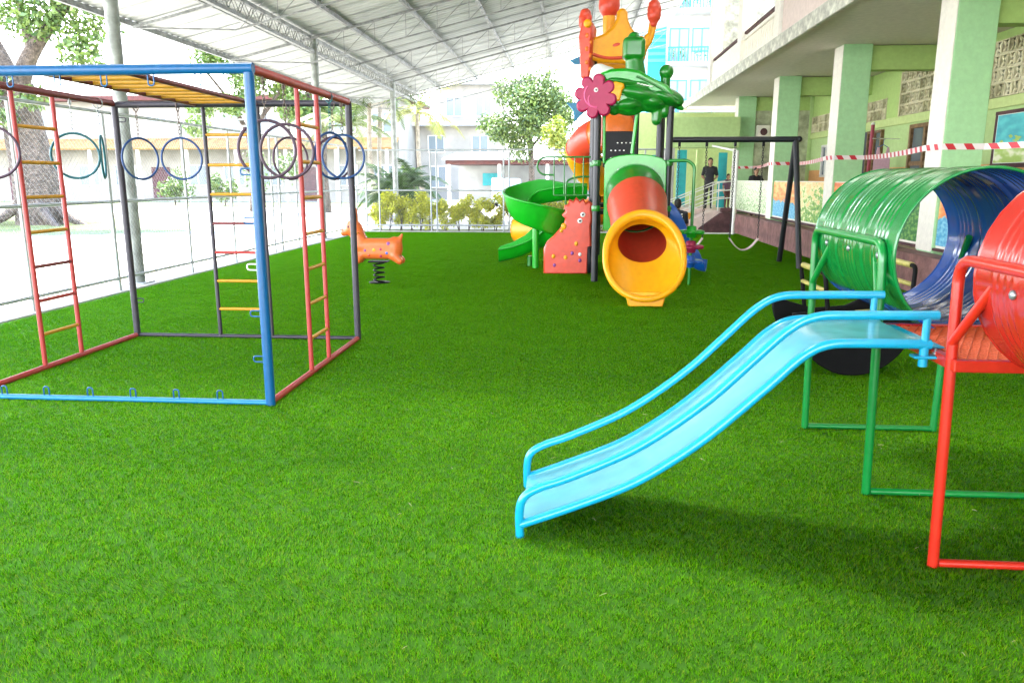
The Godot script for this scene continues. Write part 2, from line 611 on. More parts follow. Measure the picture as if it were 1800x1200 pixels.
	M.room_wall = mat("c3caa8", 0.9, {"tex": "grime", "scale": 0.4})  # plain pale wall colour
	M.concrete = mat("b4b0a6", 0.9, {"tex": "mottle", "nrm": "n_rough", "bump": 0.25, "scale": 0.35})
	M.tile_pink = mat("d9c3b8", 0.7, {"tex": "mottle", "scale": 0.6})
	M.turquoise = mat("1fa0a8", 0.5, {"tex": "mottle", "scale": 0.6})
	M.cyan_wall = mat("0a8aa4", 0.8, {"tex": "mottle", "scale": 0.2})
	M.white_wall = mat("a9a9a5", 0.85, {"tex": "mottle", "scale": 0.2})
	M.far_wall = mat("8f8a80", 0.88, {"tex": "mottle", "scale": 0.15})
	M.far_window = mat("5c676b", 0.25)
	M.tan_roof = mat("a87c48", 0.8, {"tex": "grime", "scale": 0.4})
	M.red_roof = mat("5f2e28", 0.8, {"tex": "grime", "scale": 0.4})
	# canopy
	M.roof_sheet = mat("a8aca9", 0.6, {"metal": 0.0, "tex": "mottle", "scale": 0.25})
	M.added_clear_sheet = mat("e9eeec", 0.12, {"alpha": 0.945})  # for the added, unseen roof sheets that pass a little sun
	M.purlin = mat("8a8d8b", 0.6, {"metal": 0.2, "tex": "grime", "scale": 0.8})
	M.truss = mat("8e918e", 0.6, {"metal": 0.2, "tex": "grime", "scale": 0.8})
	M.canopy_post = mat("8d938b", 0.55, {"metal": 0.1, "tex": "grime", "scale": 0.7})
	# plants
	M.leaf = mat(Color(1, 1, 1), 0.5, {"vc": true, "back": lin(0.16, 0.22, 0.03)})
	M.leaf_gold = mat(Color(1, 1, 1), 0.5, {"vc": true, "back": lin(0.5, 0.48, 0.04)})
	M.bark = mat("7c6e60", 0.95, {"tex": "bark", "nrm": "n_rough", "bump": 1.4, "scale": 0.45})
	M.palm_bark = mat("a09684", 0.92, {"tex": "grime", "nrm": "n_rough", "bump": 0.5, "scale": 0.9})
	# cloth and skin (vertex colours)
	M.figure = mat(Color(1, 1, 1), 0.8, {"vc": true})
	M.hair = mat("1c1512", 0.6)
	M.tape_white = mat("e6dedd", 0.5)
	M.tape_red = mat("c42736", 0.5)
	M.cloth = mat("c7a0ad", 0.9, {"tex": "wear", "scale": 2.0})
	M.sign_red = mat("a03c50", 0.6, {"tex": "wear", "scale": 1.0})
	M.rubber.metallic_specular = 0.25
	M.p_black.metallic_specular = 0.3
	M.vc = mat(Color(1, 1, 1), 0.6, {"vc": true})

# ------------------------------------------------------------------ scene
func _ready() -> void:
	# camera
	var cam := Camera3D.new()
	cam.name = "camera"
	cam.position = Vector3(0, 1.7, 0)
	cam.rotation_degrees = Vector3(-11.961, 4.5575, 0)
	cam.fov = 47.925
	cam.near = 0.05
	cam.far = 2000.0
	add_child(cam)
	# sky, exposure
	var env := Environment.new()
	env.background_mode = Environment.BG_SKY
	var sm := ProceduralSkyMaterial.new()
	sm.sky_top_color = Color(0.42, 0.55, 0.76)
	sm.sky_horizon_color = Color(1.0, 1.0, 1.0)
	sm.sky_curve = 0.35
	sm.ground_bottom_color = Color(0.5, 0.5, 0.46)
	sm.ground_horizon_color = Color(0.85, 0.86, 0.86)
	sm.sun_angle_max = 4.0
	sm.energy_multiplier = 1.2
	var sky := Sky.new()
	sky.sky_material = sm
	env.sky = sky
	env.tonemap_mode = Environment.TONE_MAPPER_LINEAR
	env.tonemap_exposure = 15.5
	env.sdfgi_enabled = true
	env.ssao_enabled = true
	env.ssil_enabled = true
	var we := WorldEnvironment.new()
	we.name = "world_environment"
	we.environment = env
	add_child(we)
	# hazy sun: high over the yard, beyond the back left corner of the canopy
	var sun := DirectionalLight3D.new()
	sun.name = "sun"
	sun.light_energy = 0.9
	sun.light_color = Color(1.0, 0.965, 0.91)
	sun.light_angular_distance = 10.0
	sun.shadow_enabled = true
	add_child(sun)
	sun.look_at_from_position(Vector3(-0.36, 0.88, -0.42) * 50.0, Vector3.ZERO, Vector3.RIGHT)

	make_materials()
	build_ground()
	build_canopy()
	build_school()
	build_fences()
	build_back_buildings()
	build_trees()
	build_climbing_frame()
	build_crawl_tunnels()
	build_metal_slide()
	build_rocking_boat()
	build_play_tower()
	build_swing_set()
	build_spring_rider()
	build_ramp_and_people()
	build_small_things()
	build_turf_pile()

# ------------------------------------------------------------------ ground
func sheet(x0: float, x1: float, z0: float, z1: float, y: float) -> MB:
	var mb := MB.new()
	mb.quad(V(x0, y, z1), V(x1, y, z1), V(x1, y, z0), V(x0, y, z0), Vector3.UP)
	return mb

func build_ground() -> void:
	struct("ground", sheet(-700, 700, -900, 200, -0.03), M.concrete)
	var turf := mat(lin(0.06, 0.22, 0.004), 0.95, {"tex": "mottle", "scale": 3.0})
	struct("turf_backing", sheet(-6.86, 5.15, -24.9, 6.0, -0.004), turf)
	# concrete kerb the fence stands on
	var k := MB.new()
	for i in 17:
		k.bx(-7.42, -6.865, -0.1, 0.012, -25.2 + i * 2.0, -25.2 + i * 2.0 + 1.99, 0.006)
	struct("kerb", k, M.concrete)
	var kb := MB.new()
	for i in 6:
		kb.bx(-6.86 + i * 2.0, -6.86 + i * 2.0 + 1.99, -0.1, 0.02, -25.25, -24.905, 0.006)
	struct("back_kerb", kb, M.concrete)
	# lawn under the big tree, earth strips beyond the yard
	var gm := mat(lin(0.16, 0.19, 0.07), 0.95, {"tex": "grime", "nrm": "n_rough", "bump": 0.6, "scale": 0.3})
	var lawn := MB.new()
	var rows := []
	var rng := RandomNumberGenerator.new()
	rng.seed = 71
	for i in 2:
		var r := []
		for j in 41:
			var a := TAU * j / 40.0
			var rr := 1.0 if i == 1 else 0.0
			var wob := 1.0 + 0.10 * sin(a * 3.0 + 1.0) + 0.06 * sin(a * 7.0)
			r.append(V(-23.5 + cos(a) * 9.5 * rr * wob, -0.024, -27.5 + sin(a) * 8.0 * rr * wob))
		rows.append(r)
	lawn.grid(rows, true)
	struct("lawn", lawn, gm)
	struct("verge", sheet(-60, -9, -58, -47, -0.022), gm)
	struct("back_bed", sheet(-6.9, 3.4, -26.6, -25.25, -0.014), gm)

func build_turf_pile() -> void:
	var rng := RandomNumberGenerator.new()
	rng.seed = 4242
	var size := 0.15
	var variants := []
	for k in 4:
		var mb := MB.new()
		for i in 640:
			var p := V(rng.randf_range(-0.5, 0.5) * size * 1.15, -0.004, rng.randf_range(-0.5, 0.5) * size * 1.15)
			var yaw := rng.randf() * TAU
			var w := rng.randf_range(0.0007, 0.0011)
			var h := rng.randf_range(0.011, 0.020)
			var lean := Vector3(rng.randfn(0.0, 0.5), 0, rng.randfn(0.15, 0.5)) * h
			var sd := V(cos(yaw), 0, sin(yaw)) * w
			var g := rng.randf()
			var cc := Color(0.15 + 0.09 * g, 0.50 + 0.14 * g, 0.002 + 0.006 * g)
			if rng.randf() < 0.16:
				cc = Color(0.36, 0.50, 0.03)     # curled thatch fibres
			elif rng.randf() < 0.33:
				cc = Color(0.055, 0.23, 0.003)
			mb.col = cc
			var mid := p + lean * 0.35 + Vector3.UP * h * 0.6
			var tip := p + lean + Vector3.UP * h * 0.95
			var nn := (sd.cross(Vector3.UP) + Vector3.UP * 0.3).normalized()
			var b := mb.vert(p - sd, nn); mb.vert(p + sd, nn); mb.vert(mid + sd * 0.8, nn); mb.vert(mid - sd * 0.8, nn); mb.vert(tip, (nn + Vector3.UP * 0.4).normalized())
			mb.tri_i(b, b + 1, b + 2); mb.tri_i(b, b + 2, b + 3); mb.tri_i(b + 3, b + 2, b + 4)
		variants.append(mb.mesh())
	var blade := mat(Color(1, 1, 1), 0.5, {"vc": true, "back": lin(0.20, 0.50, 0.003)})
	blade.metallic_specular = 0.13
	var holder := thing("turf_grass", "bright green artificial turf pile covering the whole playground floor", "artificial grass")
	holder.set_meta("kind", "stuff")
	var nz := FastNoiseLite.new()
	nz.seed = 17; nz.frequency = 0.35
	var lists := [[], [], [], []]
	var nxx := int(12.0 / size)
	var nzz := int(27.4 / size)
	for j in nzz:
		var row_tilt := rng.randfn(0.0, 0.055)
		for i in nxx:
			var x := -6.78 + (i + 0.5) * size
			var z := -24.82 + (j + 0.5) * size
			var half: float = abs(z) * 0.80 + 2.2
			if abs(x) > half + 1.0:
				continue
			var tilt := row_tilt + 0.12 * nz.get_noise_2d(x * 0.6, z * 3.0)
			var b := Basis.IDENTITY.rotated(Vector3.UP, rng.randf() * TAU)
			b = Basis(Vector3.RIGHT, V(0, 1, tilt * 2.5), Vector3.BACK) * b
			var sc := rng.randf_range(0.92, 1.1)
			var s2 := 1.0 + 0.16 * nz.get_noise_2d(x * 1.3 + 9.0, z * 1.3)
			lists[rng.randi() % 4].append(Transform3D(b.scaled(V(sc, sc * s2, sc)), V(x, 0, z)))
	for k in 4:
		var mm := MultiMesh.new()
		mm.transform_format = MultiMesh.TRANSFORM_3D
		mm.mesh = variants[k]
		mm.instance_count = lists[k].size()
		for i in lists[k].size():
			mm.set_instance_transform(i, lists[k][i])
		var mi := MultiMeshInstance3D.new()
		mi.name = "turf_blades"
		mi.multimesh = mm
		mi.material_override = blade
		mi.set_meta("kind", "stuff")
		holder.add_child(mi, true)
	# stray straw-coloured fibres lying on the pile
	var st := MB.new()
	for i in 28:
		var p := V(rng.randf_range(-2.2, 2.2), 0.017, rng.randf_range(-5.5, -2.3))
		var a := rng.randf() * TAU
		var d := V(cos(a), rng.randf_range(-0.1, 0.15), sin(a)) * rng.randf_range(0.008, 0.022)
		st.tube([p - d, p + V(0, 0.002, 0), p + d], 0.0009, 4)
	var so := part("straw_bits", st, mat("cfc79a", 0.8), holder)
	so.set_meta("kind", "stuff")

# ------------------------------------------------------------------ canopy
func roof_y(x: float) -> float:
	return 5.55 + 0.238 * (x + 7.19)

func build_canopy() -> void:
	var t := thing("canopy", "large grey metal canopy roof on round posts over the playground", "canopy")
	var x0 := -9.55
	var x1 := 3.95
	var z0 := -36.0
	var z1 := 14.0  # unseen forward length, extended to keep sky light off the near turf
	var added_clear_from := -8.8      # unseen translucent sheets, added to let soft sun reach the near turf
	var added_clear_to := -4.8
	var sl := V(1, 0.238, 0).normalized()
	var up := V(-0.238, 1, 0).normalized()
	# ribbed sheets about a metre wide, lapped
	var pans := int((z1 - z0) / 1.0)
	var rng := RandomNumberGenerator.new()
	rng.seed = 5
	var sheets := []
	for vkind in 2:
		var mb := MB.new()
		var rows := []
		for e in [0.0, 1.0]:
			var r := []
			for k in 17:
				var z := float(k) / 16.0 * 1.03
				var rib: float = [0.0, 0.028, 0.028, 0.0][k % 4]
				r.append(V(lerp(x0, x1, e), 0.238 * lerp(x0, x1, e), z) + up * rib)
			rows.append(r)
		# flat-shaded ribs
		for k in 16:
			var a: Vector3 = rows[0][k]
			var b: Vector3 = rows[1][k]
			var c: Vector3 = rows[1][k + 1]
			var d: Vector3 = rows[0][k + 1]
			var nn := (b - a).cross(d - a).normalized()
			if nn.y > 0.0:
				nn = -nn
			mb.quad(a, b, c, d, nn)
			if vkind == 0:
				mb.quad(a + up * 0.006, b + up * 0.006, c + up * 0.006, d + up * 0.006, -nn)
		sheets.append(mb.mesh())
	for i in pans:  # the translucent ones among these are added to shape the light
		part_mesh("roof_sheet", sheets[1 if z0 + i > added_clear_from - 0.5 and z0 + i < added_clear_to else 0], M.added_clear_sheet if z0 + i > added_clear_from - 0.5 and z0 + i < added_clear_to else M.roof_sheet, t, V(0, 5.55 + 0.238 * 7.19 + (0.004 if i % 2 == 1 else 0.0) + rng.randf_range(0.0, 0.003), z0 + i * 1.0))
	# purlins run the length of the roof
	var x := -9.5
	while x < 3.9:
		var mb := MB.new()
		var y := roof_y(x) - 0.065
		mb.bx(x - 0.03, x + 0.03, y - 0.055, y + 0.055, z0, z1)
		mb.bx(x + 0.03, x + 0.05, y - 0.055, y - 0.045, z0, z1)
		part("purlin", mb, M.purlin, t)
		x += 1.68
	# cross trusses
	var z := -35.7
	var tr_i := 0
	while z < 14.0:
		var mb := MB.new()
		var dep := 0.62
		mb.bar(V(x0 + 0.1, roof_y(x0 + 0.1) - 0.16, z), V(x1 - 0.05, roof_y(x1 - 0.05) - 0.16, z), 0.055, 0.055)
		mb.bar(V(-7.19, roof_y(-7.19) - 0.16 - dep, z), V(x1 - 0.05, roof_y(x1 - 0.05) - 0.16 - dep, z), 0.032, 0.032)
		var tr := part("truss", mb, M.truss, t)
		var wb := MB.new()
		var xx := -7.1
		var f := 0
		while xx < 3.2:
			wb.tube([V(xx, roof_y(xx) - 0.16 - dep, z), V(xx + 0.85, roof_y(xx + 0.85) - 0.17, z)], 0.008, 5)
			wb.tube([V(xx + 0.85, roof_y(xx + 0.85) - 0.17, z), V(xx + 0.85, roof_y(xx + 0.85) - 0.16 - dep, z)], 0.007, 5)
			xx += 0.85
		wb.tube([V(x0 + 0.15, roof_y(x0 + 0.15) - 0.18, z), V(-7.19, roof_y(-7.19) - 0.16 - dep, z)], 0.02, 5)
		part("web", wb, M.truss, tr)
		z += 4.75
	# girder over the posts
	var g := MB.new()
	g.bx(-7.24, -7.14, 5.40, 5.48, z0 + 0.3, z1)
	g.bx(-7.24, -7.14, 5.06, 5.14, z0 + 0.3, z1)
	var gi := part("girder", g, M.purlin, t)
	var gw := MB.new()
	var zz := z0 + 0.4
	while zz < z1 - 0.6:
		for sx in [-7.225, -7.155]:
			gw.tube([V(sx, 5.14, zz), V(sx, 5.41, zz + 0.30)], 0.010, 5)
			gw.tube([V(sx, 5.41, zz + 0.30), V(sx, 5.14, zz + 0.55)], 0.010, 5)
		zz += 0.55
	part("web", gw, M.truss, gi)
	for pz in [-31.1, -21.75, -12.15, -2.6, 6.9]:
		var mb := MB.new()
		mb.tube([V(-7.19, 0.0, pz), V(-7.19, 5.5, pz)], 0.105, 18)
		var po := part("post", mb, M.canopy_post, t)
		var bp := MB.new()
		bp.bx(-7.37, -7.01, 0.012, 0.03, pz - 0.18, pz + 0.18, 0.004)
		part("base_plate", bp, M.galv, po)

# ------------------------------------------------------------------ fences
func chain_link(a: Vector3, dirv: Vector3, length: float, y0: float, y1: float) -> MB:
	var mb := MB.new()
	var h := y1 - y0
	var s := -h
	var up := Vector3.UP
	while s < length:
		for sg in [1, -1]:
			var p0: float
			var p1: float
			var q0 := y0
			var q1 := y1
			if sg == 1:
				p0 = s; p1 = s + h
				if p0 < 0.0:
					q0 -= p0; p0 = 0.0
				if p1 > length:
					q1 -= p1 - length; p1 = length
			else:
				p0 = s + h; p1 = s
				if p1 < 0.0:
					q1 += p1; p1 = 0.0
				if p0 > length:
					q0 += p0 - length; p0 = length
			var off: Vector3 = dirv.cross(up) * (0.002 * sg)
			mb.tube([a + dirv * p0 + up * q0 + off, a + dirv * p1 + up * q1 + off], 0.0014, 3, false, false)
		s += 0.085
	return mb

func build_fences() -> void:
	var t := thing("chain_link_fence", "long grey pipe and wire mesh fence beside the white yard", "fence")
	var X := -6.97
	for z in [-24.6, -22.9, -21.17, -19.18, -17.58, -15.43, -13.56, -11.58, -9.31, -7.2, -5.1, -3.0, -0.9]:
		var mb := MB.new()
		mb.tube([V(X, 0.0, z), V(X, 2.66, z)], 0.024, 10)
		part("post", mb, M.galv, t)
	for z in [-18.04, -11.24]:
		var mb := MB.new()
		mb.tube([V(X, 0.0, z), V(X, 2.66, z)], 0.03, 10)
		part("post", mb, M.galv, t)
	for y in [0.2, 1.36, 2.66]:
		var mb := MB.new()
		mb.tube([V(X + 0.004, y, -24.85), V(X + 0.004, y, 1.0)], 0.024, 10)
		part("rail", mb, M.galv, t)
	var w := part("wire_mesh", chain_link(V(X - 0.03, 0, -24.85), V(0, 0, 1), 25.0, 0.2, 2.64), M.galv_wire, t)
	w.set_meta("kind", "stuff")
	t = thing("chain_link_fence", "grey pipe and wire mesh fence in front of the yellow hedge", "fence")
	var Z := -24.98
	for x in [-6.75, -6.32, -4.62, -4.43, -2.26, -2.08, 0.2, 2.2]:
		var mb := MB.new()
		mb.tube([V(x, 0.0, Z), V(x, 2.6, Z)], 0.026, 10)
		part("post", mb, M.galv, t)
	for y in [0.22, 1.33, 2.6]:
		var mb := MB.new()
		mb.tube([V(-6.95, y, Z), V(2.9, y, Z)], 0.024, 10)
		part("rail", mb, M.galv, t)
	w = part("wire_mesh", chain_link(V(-6.95, 0, Z - 0.03), V(1, 0, 0), 9.8, 0.1, 2.58), M.galv_wire, t)
	w.set_meta("kind", "stuff")
	# light gate post by the ramp with its ground rail
	t = thing("gate_post", "slim pale grey gate post beside the brown ramp wall", "gate post")
	var mb := MB.new()
	mb.tube([V(4.95, 0, -24.6), V(4.95, 2.55, -24.6)], 0.05, 12)
	part("post", mb, M.white_paint, t)
	mb = MB.new()
	mb.bx(2.9, 4.9, 0.0, 0.04, -24.72, -24.66)
	part("ground_rail", mb, M.white_paint, t)

# ------------------------------------------------------------------ school building
func build_school() -> void:
	var t := thing("school_building", "two storey light green school building with columns and veranda", "building")
	var cols := [-27.85, -22.6, -17.52, -12.62, -7.6, -2.6, 2.4, 7.4]
	# columns, outer face painted cream
	for z in cols:
		var mb := MB.new()
		mb.bx(5.505, 6.09, 0.0, 4.42, z - 0.27, z + 0.27, 0.012)
		var c := part("column", mb, M.column_green, t)
		var fb := MB.new()
		fb.bx(5.492, 5.505, 0.6, 4.40, z - 0.265, z + 0.265)
		part("cream_face", fb, M.cream, c)
		# cross beam to the classroom wall
		var bm := MB.new()
		bm.bx(6.09, 8.0, 3.92, 4.40, z - 0.16, z + 0.16, 0.01)
		part("cross_beam", bm, M.wall_green2, t)
	# slab with soffit, extends past the end of the upper storey
	var sb := MB.new()
	sb.bx(4.2, 10.0, 4.415, 4.56, -32.2, 9.0)
	var slab := part("floor_slab", sb, M.soffit, t)
	var eb := MB.new()
	eb.bx(4.12, 4.2, 4.31, 4.585, -32.25, 9.0, 0.01)
	part("slab_edge", eb, M.slab_edge, slab)
	var lb := MB.new()
	lb.bx(4.2, 10.0, 4.32, 4.414, -32.25, -32.1)
	part("edge_beam", lb, M.soffit, slab)
	# upper storey
	var up := MB.new()
	up.bx(6.7, 10.0, 4.56, 12.0, -26.2, 9.0)
	var uw := part("upper_wall", up, M.slab_edge, t)
	var ew := MB.new()
	ew.bx(4.5, 6.7, 4.56, 12.0, -26.2, -26.0)
	part("end_wall", ew, M.slab_edge, uw)
	for z in [-25.7, -21.2, -17.4, -12.8, -8.2, -3.6, 1.0, 5.6]:
		var mb := MB.new()
		mb.bx(4.14, 4.5, 4.586, 12.0, z - 0.22, z + 0.22, 0.01)
		part("upper_column", mb, M.cream, t)
	# parapets: plain white, slatted, then plain pinkish
	var p := MB.new()
	p.bx(4.20, 4.32, 4.586, 5.2, -25.45, -21.45, 0.01)
	part("parapet", p, M.cream, t)
	p = MB.new()
	p.bx(4.20, 4.32, 4.586, 4.70, -20.95, -17.65)
	p.bx(4.18, 4.34, 5.10, 5.18, -20.95, -17.65, 0.01)
	var pr := part("parapet", p, M.cream, t)
	for k in 15:
		var b := MB.new()
		b.bx(4.225, 4.295, 4.70, 5.10, -20.8 + k * 0.215, -20.8 + k * 0.215 + 0.12, 0.01)
		part("slat", b, M.cream, pr)
	p = MB.new()
	p.bx(4.20, 4.32, 4.586, 6.6, -17.15, 9.0, 0.01)
	part("parapet", p, M.pinkish, t)
	# hand rail and window frames in the open bays upstairs
	var wz := [-25.45, -21.45, -20.95, -17.65]
	for k in 2:
		var a: float = wz[k * 2]
		var d: float = wz[k * 2 + 1]
		var mb := MB.new()
		mb.bx(4.22, 4.30, 5.26, 5.32, a, d)
		part("hand_rail", mb, M.dark_brown, t)
		for q in 4:
			var fz: float = lerp(a, d, (q + 0.5) / 4.0)
			var f := MB.new()
			f.bx(6.60, 6.66, 5.2, 7.2, fz - 0.42, fz - 0.36)
			f.bx(6.60, 6.66, 5.2, 7.2, fz + 0.36, fz + 0.42)
			f.bx(6.60, 6.66, 5.2, 5.28, fz - 0.36, fz + 0.36)
			f.bx(6.60, 6.66, 7.12, 7.2, fz - 0.36, fz + 0.36)
			var w := part("window", f, M.cream, t)
			var g := MB.new()
			g.bx(6.62, 6.64, 5.28, 7.12, fz - 0.36, fz + 0.36)
			part("pane", g, M.far_window, w)
	var rf := MB.new()
	rf.bx(4.1, 10.4, 12.0, 12.25, -26.6, 9.4)
	part("roof", rf, M.soffit, t)

	# classroom wall at the back of the veranda
	var W := 8.0
	var cw := MB.new()
	# solid pieces round the openings: z runs from -30 to 4
	var z_lo := -30.0
	var z_hi := 9.0
	cw.bx(W, W + 0.2, 1.98, 3.0, z_lo, z_hi)            # band behind doors, openings sit proud of it
	var wall := part("classroom_wall", cw, M.wall_green, t)
	var dd := MB.new()
	dd.bx(W, W + 0.2, 0.0, 1.975, z_lo, z_hi)
	part("dado", dd, M.dado, wall)
	var lt := MB.new()
	lt.bx(W - 0.05, W + 0.2, 3.0, 3.2, z_lo, z_hi, 0.01)
	part("lintel", lt, M.lintel_green, wall)
	var tb := MB.new()
	tb.bx(W, W + 0.2, 4.25, 4.41, -20.4, z_hi)
	tb.bx(W, W + 0.2, 3.725, 4.41, z_lo, -21.2)
	tb.bx(W - 0.04, W + 0.2, 3.2, 4.41, -21.2, -20.4)
	part("wall_head", tb, M.wall_green2, wall)
	for z in [-17.52, -12.62, -27.85]:
		var pl := MB.new()
		pl.bx(W - 0.12, W, 0.0, 4.40, z - 0.22, z + 0.22, 0.01)
		part("pilaster", pl, M.wall_green, wall)
	var fl := MB.new()
	fl.bx(5.3, 8.0, 0.0, 0.5, -30.0, 9.0)
	part("veranda_floor", fl, M.tile_pink, t)
	var rm := MB.new()
	rm.bx(W + 1.2, W + 1.3, 3.0, 4.41, z_lo, z_hi)
	part("room_back", rm, M.room_wall, t)
	var rb := MB.new()
	rb.bx(W + 0.2, W + 1.2, 2.9, 3.0, z_lo, z_hi)
	part("room_shelf", rb, M.room_wall, t)
	# breeze blocks
	var bb := MB.new()
	var s := 0.255
	var th := 0.07
	var o := s * 0.5 - 0.004
	bb.bx(-th, 0, -o, -o + 0.022, -o, o)
	bb.bx(-th, 0, o - 0.022, o, -o, o)
	bb.bx(-th, 0, -o + 0.022, o - 0.022, -o, -o + 0.022)
	bb.bx(-th, 0, -o + 0.022, o - 0.022, o - 0.022, o)
	for k in 4:
		var a := TAU * k / 4.0 + PI / 4.0
		var d := V(0, sin(a), cos(a))
		var e := V(0, -cos(a), sin(a))
		bb.bar(V(-th * 0.5, 0, 0) + d * 0.04, V(-th * 0.5, 0, 0) + d * 0.15, 0.02, th * 0.8)
	var ring := []
	for k in 10:
		ring.append(V(-th * 0.5, cos(TAU * k / 10.0) * 0.04, sin(TAU * k / 10.0) * 0.04))
	bb.tube(ring, 0.012, 4, true)
	var bmesh := bb.mesh()
	var tones := [M.breeze, mat("cbc69c", 0.9, {"tex": "grime", "scale": 0.8}), mat("ddd8b6", 0.9, {"tex": "mottle", "scale": 0.8})]
	var rng := RandomNumberGenerator.new()
	rng.seed = 31
	var panels := [[-20.38, -13.0, 4], [-27.5, -21.25, 2], [-12.35, -10.0, 4]]
	for pn in panels:
		var pm := MB.new()
		# mortar courses between the rows
		for r in int(pn[2]) + 1:
			if r == 0 or r == int(pn[2]):
				continue
			pm.bx(W - 0.05, W + 0.02, 3.2 + r * 0.262 - 0.006, 3.2 + r * 0.262 + 0.006, pn[0], pn[1])
		pm.bx(W - 0.06, W + 0.06, 3.2, 3.2 + int(pn[2]) * 0.262, pn[0] - 0.04, pn[0])
		pm.bx(W - 0.06, W + 0.06, 3.2, 3.2 + int(pn[2]) * 0.262, pn[1], pn[1] + 0.04)
		var bp := part("breeze_panel", pm, M.breeze, t)
		for r in int(pn[2]):
			var k := 0
			while pn[0] + (k + 1) * 0.262 <= pn[1] + 0.05:
				part_mesh("breeze_block", bmesh, tones[rng.randi() % 3], bp, V(W + 0.02 + rng.randf_range(-0.004, 0.004), 3.2 + (r + 0.5) * 0.262, pn[0] + (k + 0.5) * 0.262))
				k += 1
	# doors and windows of the classrooms
	school_window(t, W, -15.75, -12.95, 1.9, 2.93, 3, M.dark_brown)
	school_door(t, W, -19.55, -18.0, M.wood)
	school_window(t, W, -22.3, -21.3, 0.55, 2.95, 2, M.wood)
	var dk := MB.new()
	dk.bx(W - 0.05, W - 0.002, 0.5, 2.95, -23.1, -22.4, 0.01)
	part("dark_door", dk, M.dark_door, t)
	school_window(t, W, -26.2, -24.4, 1.75, 2.75, 4, M.white_paint)
	var win := part("bright_window", win_panel(W, -26.1, -24.5, 1.8, 2.7), M.white_wall, t)
	win.set_meta("label", "white curtained window pane")
	# plinth, murals
	var ledge := MB.new()
	var zb := -26.0
	while zb < 8.8:
		ledge.bx(5.14, 5.48, 0.0, 0.585, zb, min(zb + 2.49, 9.0), 0.008)
		zb += 2.5
	part("plinth", ledge, M.brown_plinth, t)
	var spans := [[-27.55, -22.9], [-22.3, -17.82], [-17.22, -12.92], [-12.32, -7.9], [-7.3, -2.9], [-2.3, 2.1], [2.7, 7.1]]
	for i in spans.size():
		var mm := StandardMaterial3D.new()
		mm.albedo_texture = mural(i)
		mm.roughness = 0.55
		var mb := MB.new()
		var a: float = spans[i][0]
		var b: float = spans[i][1]
		mb.quad(V(5.54, 0.70, a), V(5.54, 0.70, b), V(5.54, 1.62, b), V(5.54, 1.62, a), Vector3.LEFT)
		var bk := MB.new()
		bk.bx(5.545, 5.64, 0.66, 1.64, a, b, 0.006)
		var wl := part("veranda_wall", bk, M.cream, t)
		part("mural", mb, mm, wl)
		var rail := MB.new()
		rail.bx(5.50, 5.56, 0.62, 0.66, a, b)  # dark bar put in for the shade of the gap below the mural
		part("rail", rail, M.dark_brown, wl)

func win_panel(W: float, z0: float, z1: float, y0: float, y1: float) -> MB:
	var mb := MB.new()
	mb.bx(W - 0.02, W - 0.004, y0, y1, z0, z1)
	return mb

func school_window(t: Node3D, W: float, z0: float, z1: float, y0: float, y1: float, lights: int, m: Material) -> void:
	var mb := MB.new()
	var f := 0.07
	mb.bx(W - 0.09, W - 0.001, y0, y0 + f, z0, z1, 0.006)
	mb.bx(W - 0.09, W - 0.001, y1 - f, y1, z0, z1, 0.006)
	for k in lights + 1:
		var z: float = lerp(z0 + f * 0.5, z1 - f * 0.5, float(k) / lights)
		mb.bx(W - 0.085, W - 0.001, y0 + f, y1 - f, z - f * 0.5, z + f * 0.5, 0.006)
	var w := part("window", mb, m, t)
	for k in lights:
		var a: float = lerp(z0 + f * 0.5, z1 - f * 0.5, float(k) / lights) + f * 0.5
		var b: float = lerp(z0 + f * 0.5, z1 - f * 0.5, float(k + 1) / lights) - f * 0.5
		var g := MB.new()
		g.bx(W - 0.03, W - 0.022, y0 + f, y1 - f, a, b)
		part("pane", g, M.far_window, w)

func school_door(t: Node3D, W: float, z0: float, z1: float, m: Material) -> void:
	var mb := MB.new()
	mb.bx(W - 0.10, W - 0.001, 0.5, 2.95, z0, z0 + 0.09, 0.006)
	mb.bx(W - 0.10, W - 0.001, 0.5, 2.95, z1 - 0.09, z1, 0.006)
	mb.bx(W - 0.10, W - 0.001, 2.86, 2.95, z0 + 0.09, z1 - 0.09, 0.006)
	mb.bx(W - 0.06, W - 0.001, 0.5, 1.3, z0 + 0.09, z1 - 0.09, 0.006)
	var mid := (z0 + z1) * 0.5
	mb.bx(W - 0.08, W - 0.001, 1.3, 2.86, mid - 0.06, mid + 0.06, 0.006)
	mb.bx(W - 0.07, W - 0.001, 2.0, 2.1, z0 + 0.09, mid - 0.06)
	mb.bx(W - 0.07, W - 0.001, 2.0, 2.1, mid + 0.06, z1 - 0.09)
	var d := part("door", mb, m, t)
	for q in [[1.3, 2.0], [2.1, 2.86]]:
		for s in [[z0 + 0.09, mid - 0.06], [mid + 0.06, z1 - 0.09]]:
			var g := MB.new()
			g.bx(W - 0.03, W - 0.02, q[0], q[1], s[0], s[1])
			part("pane", g, M.far_window, d)

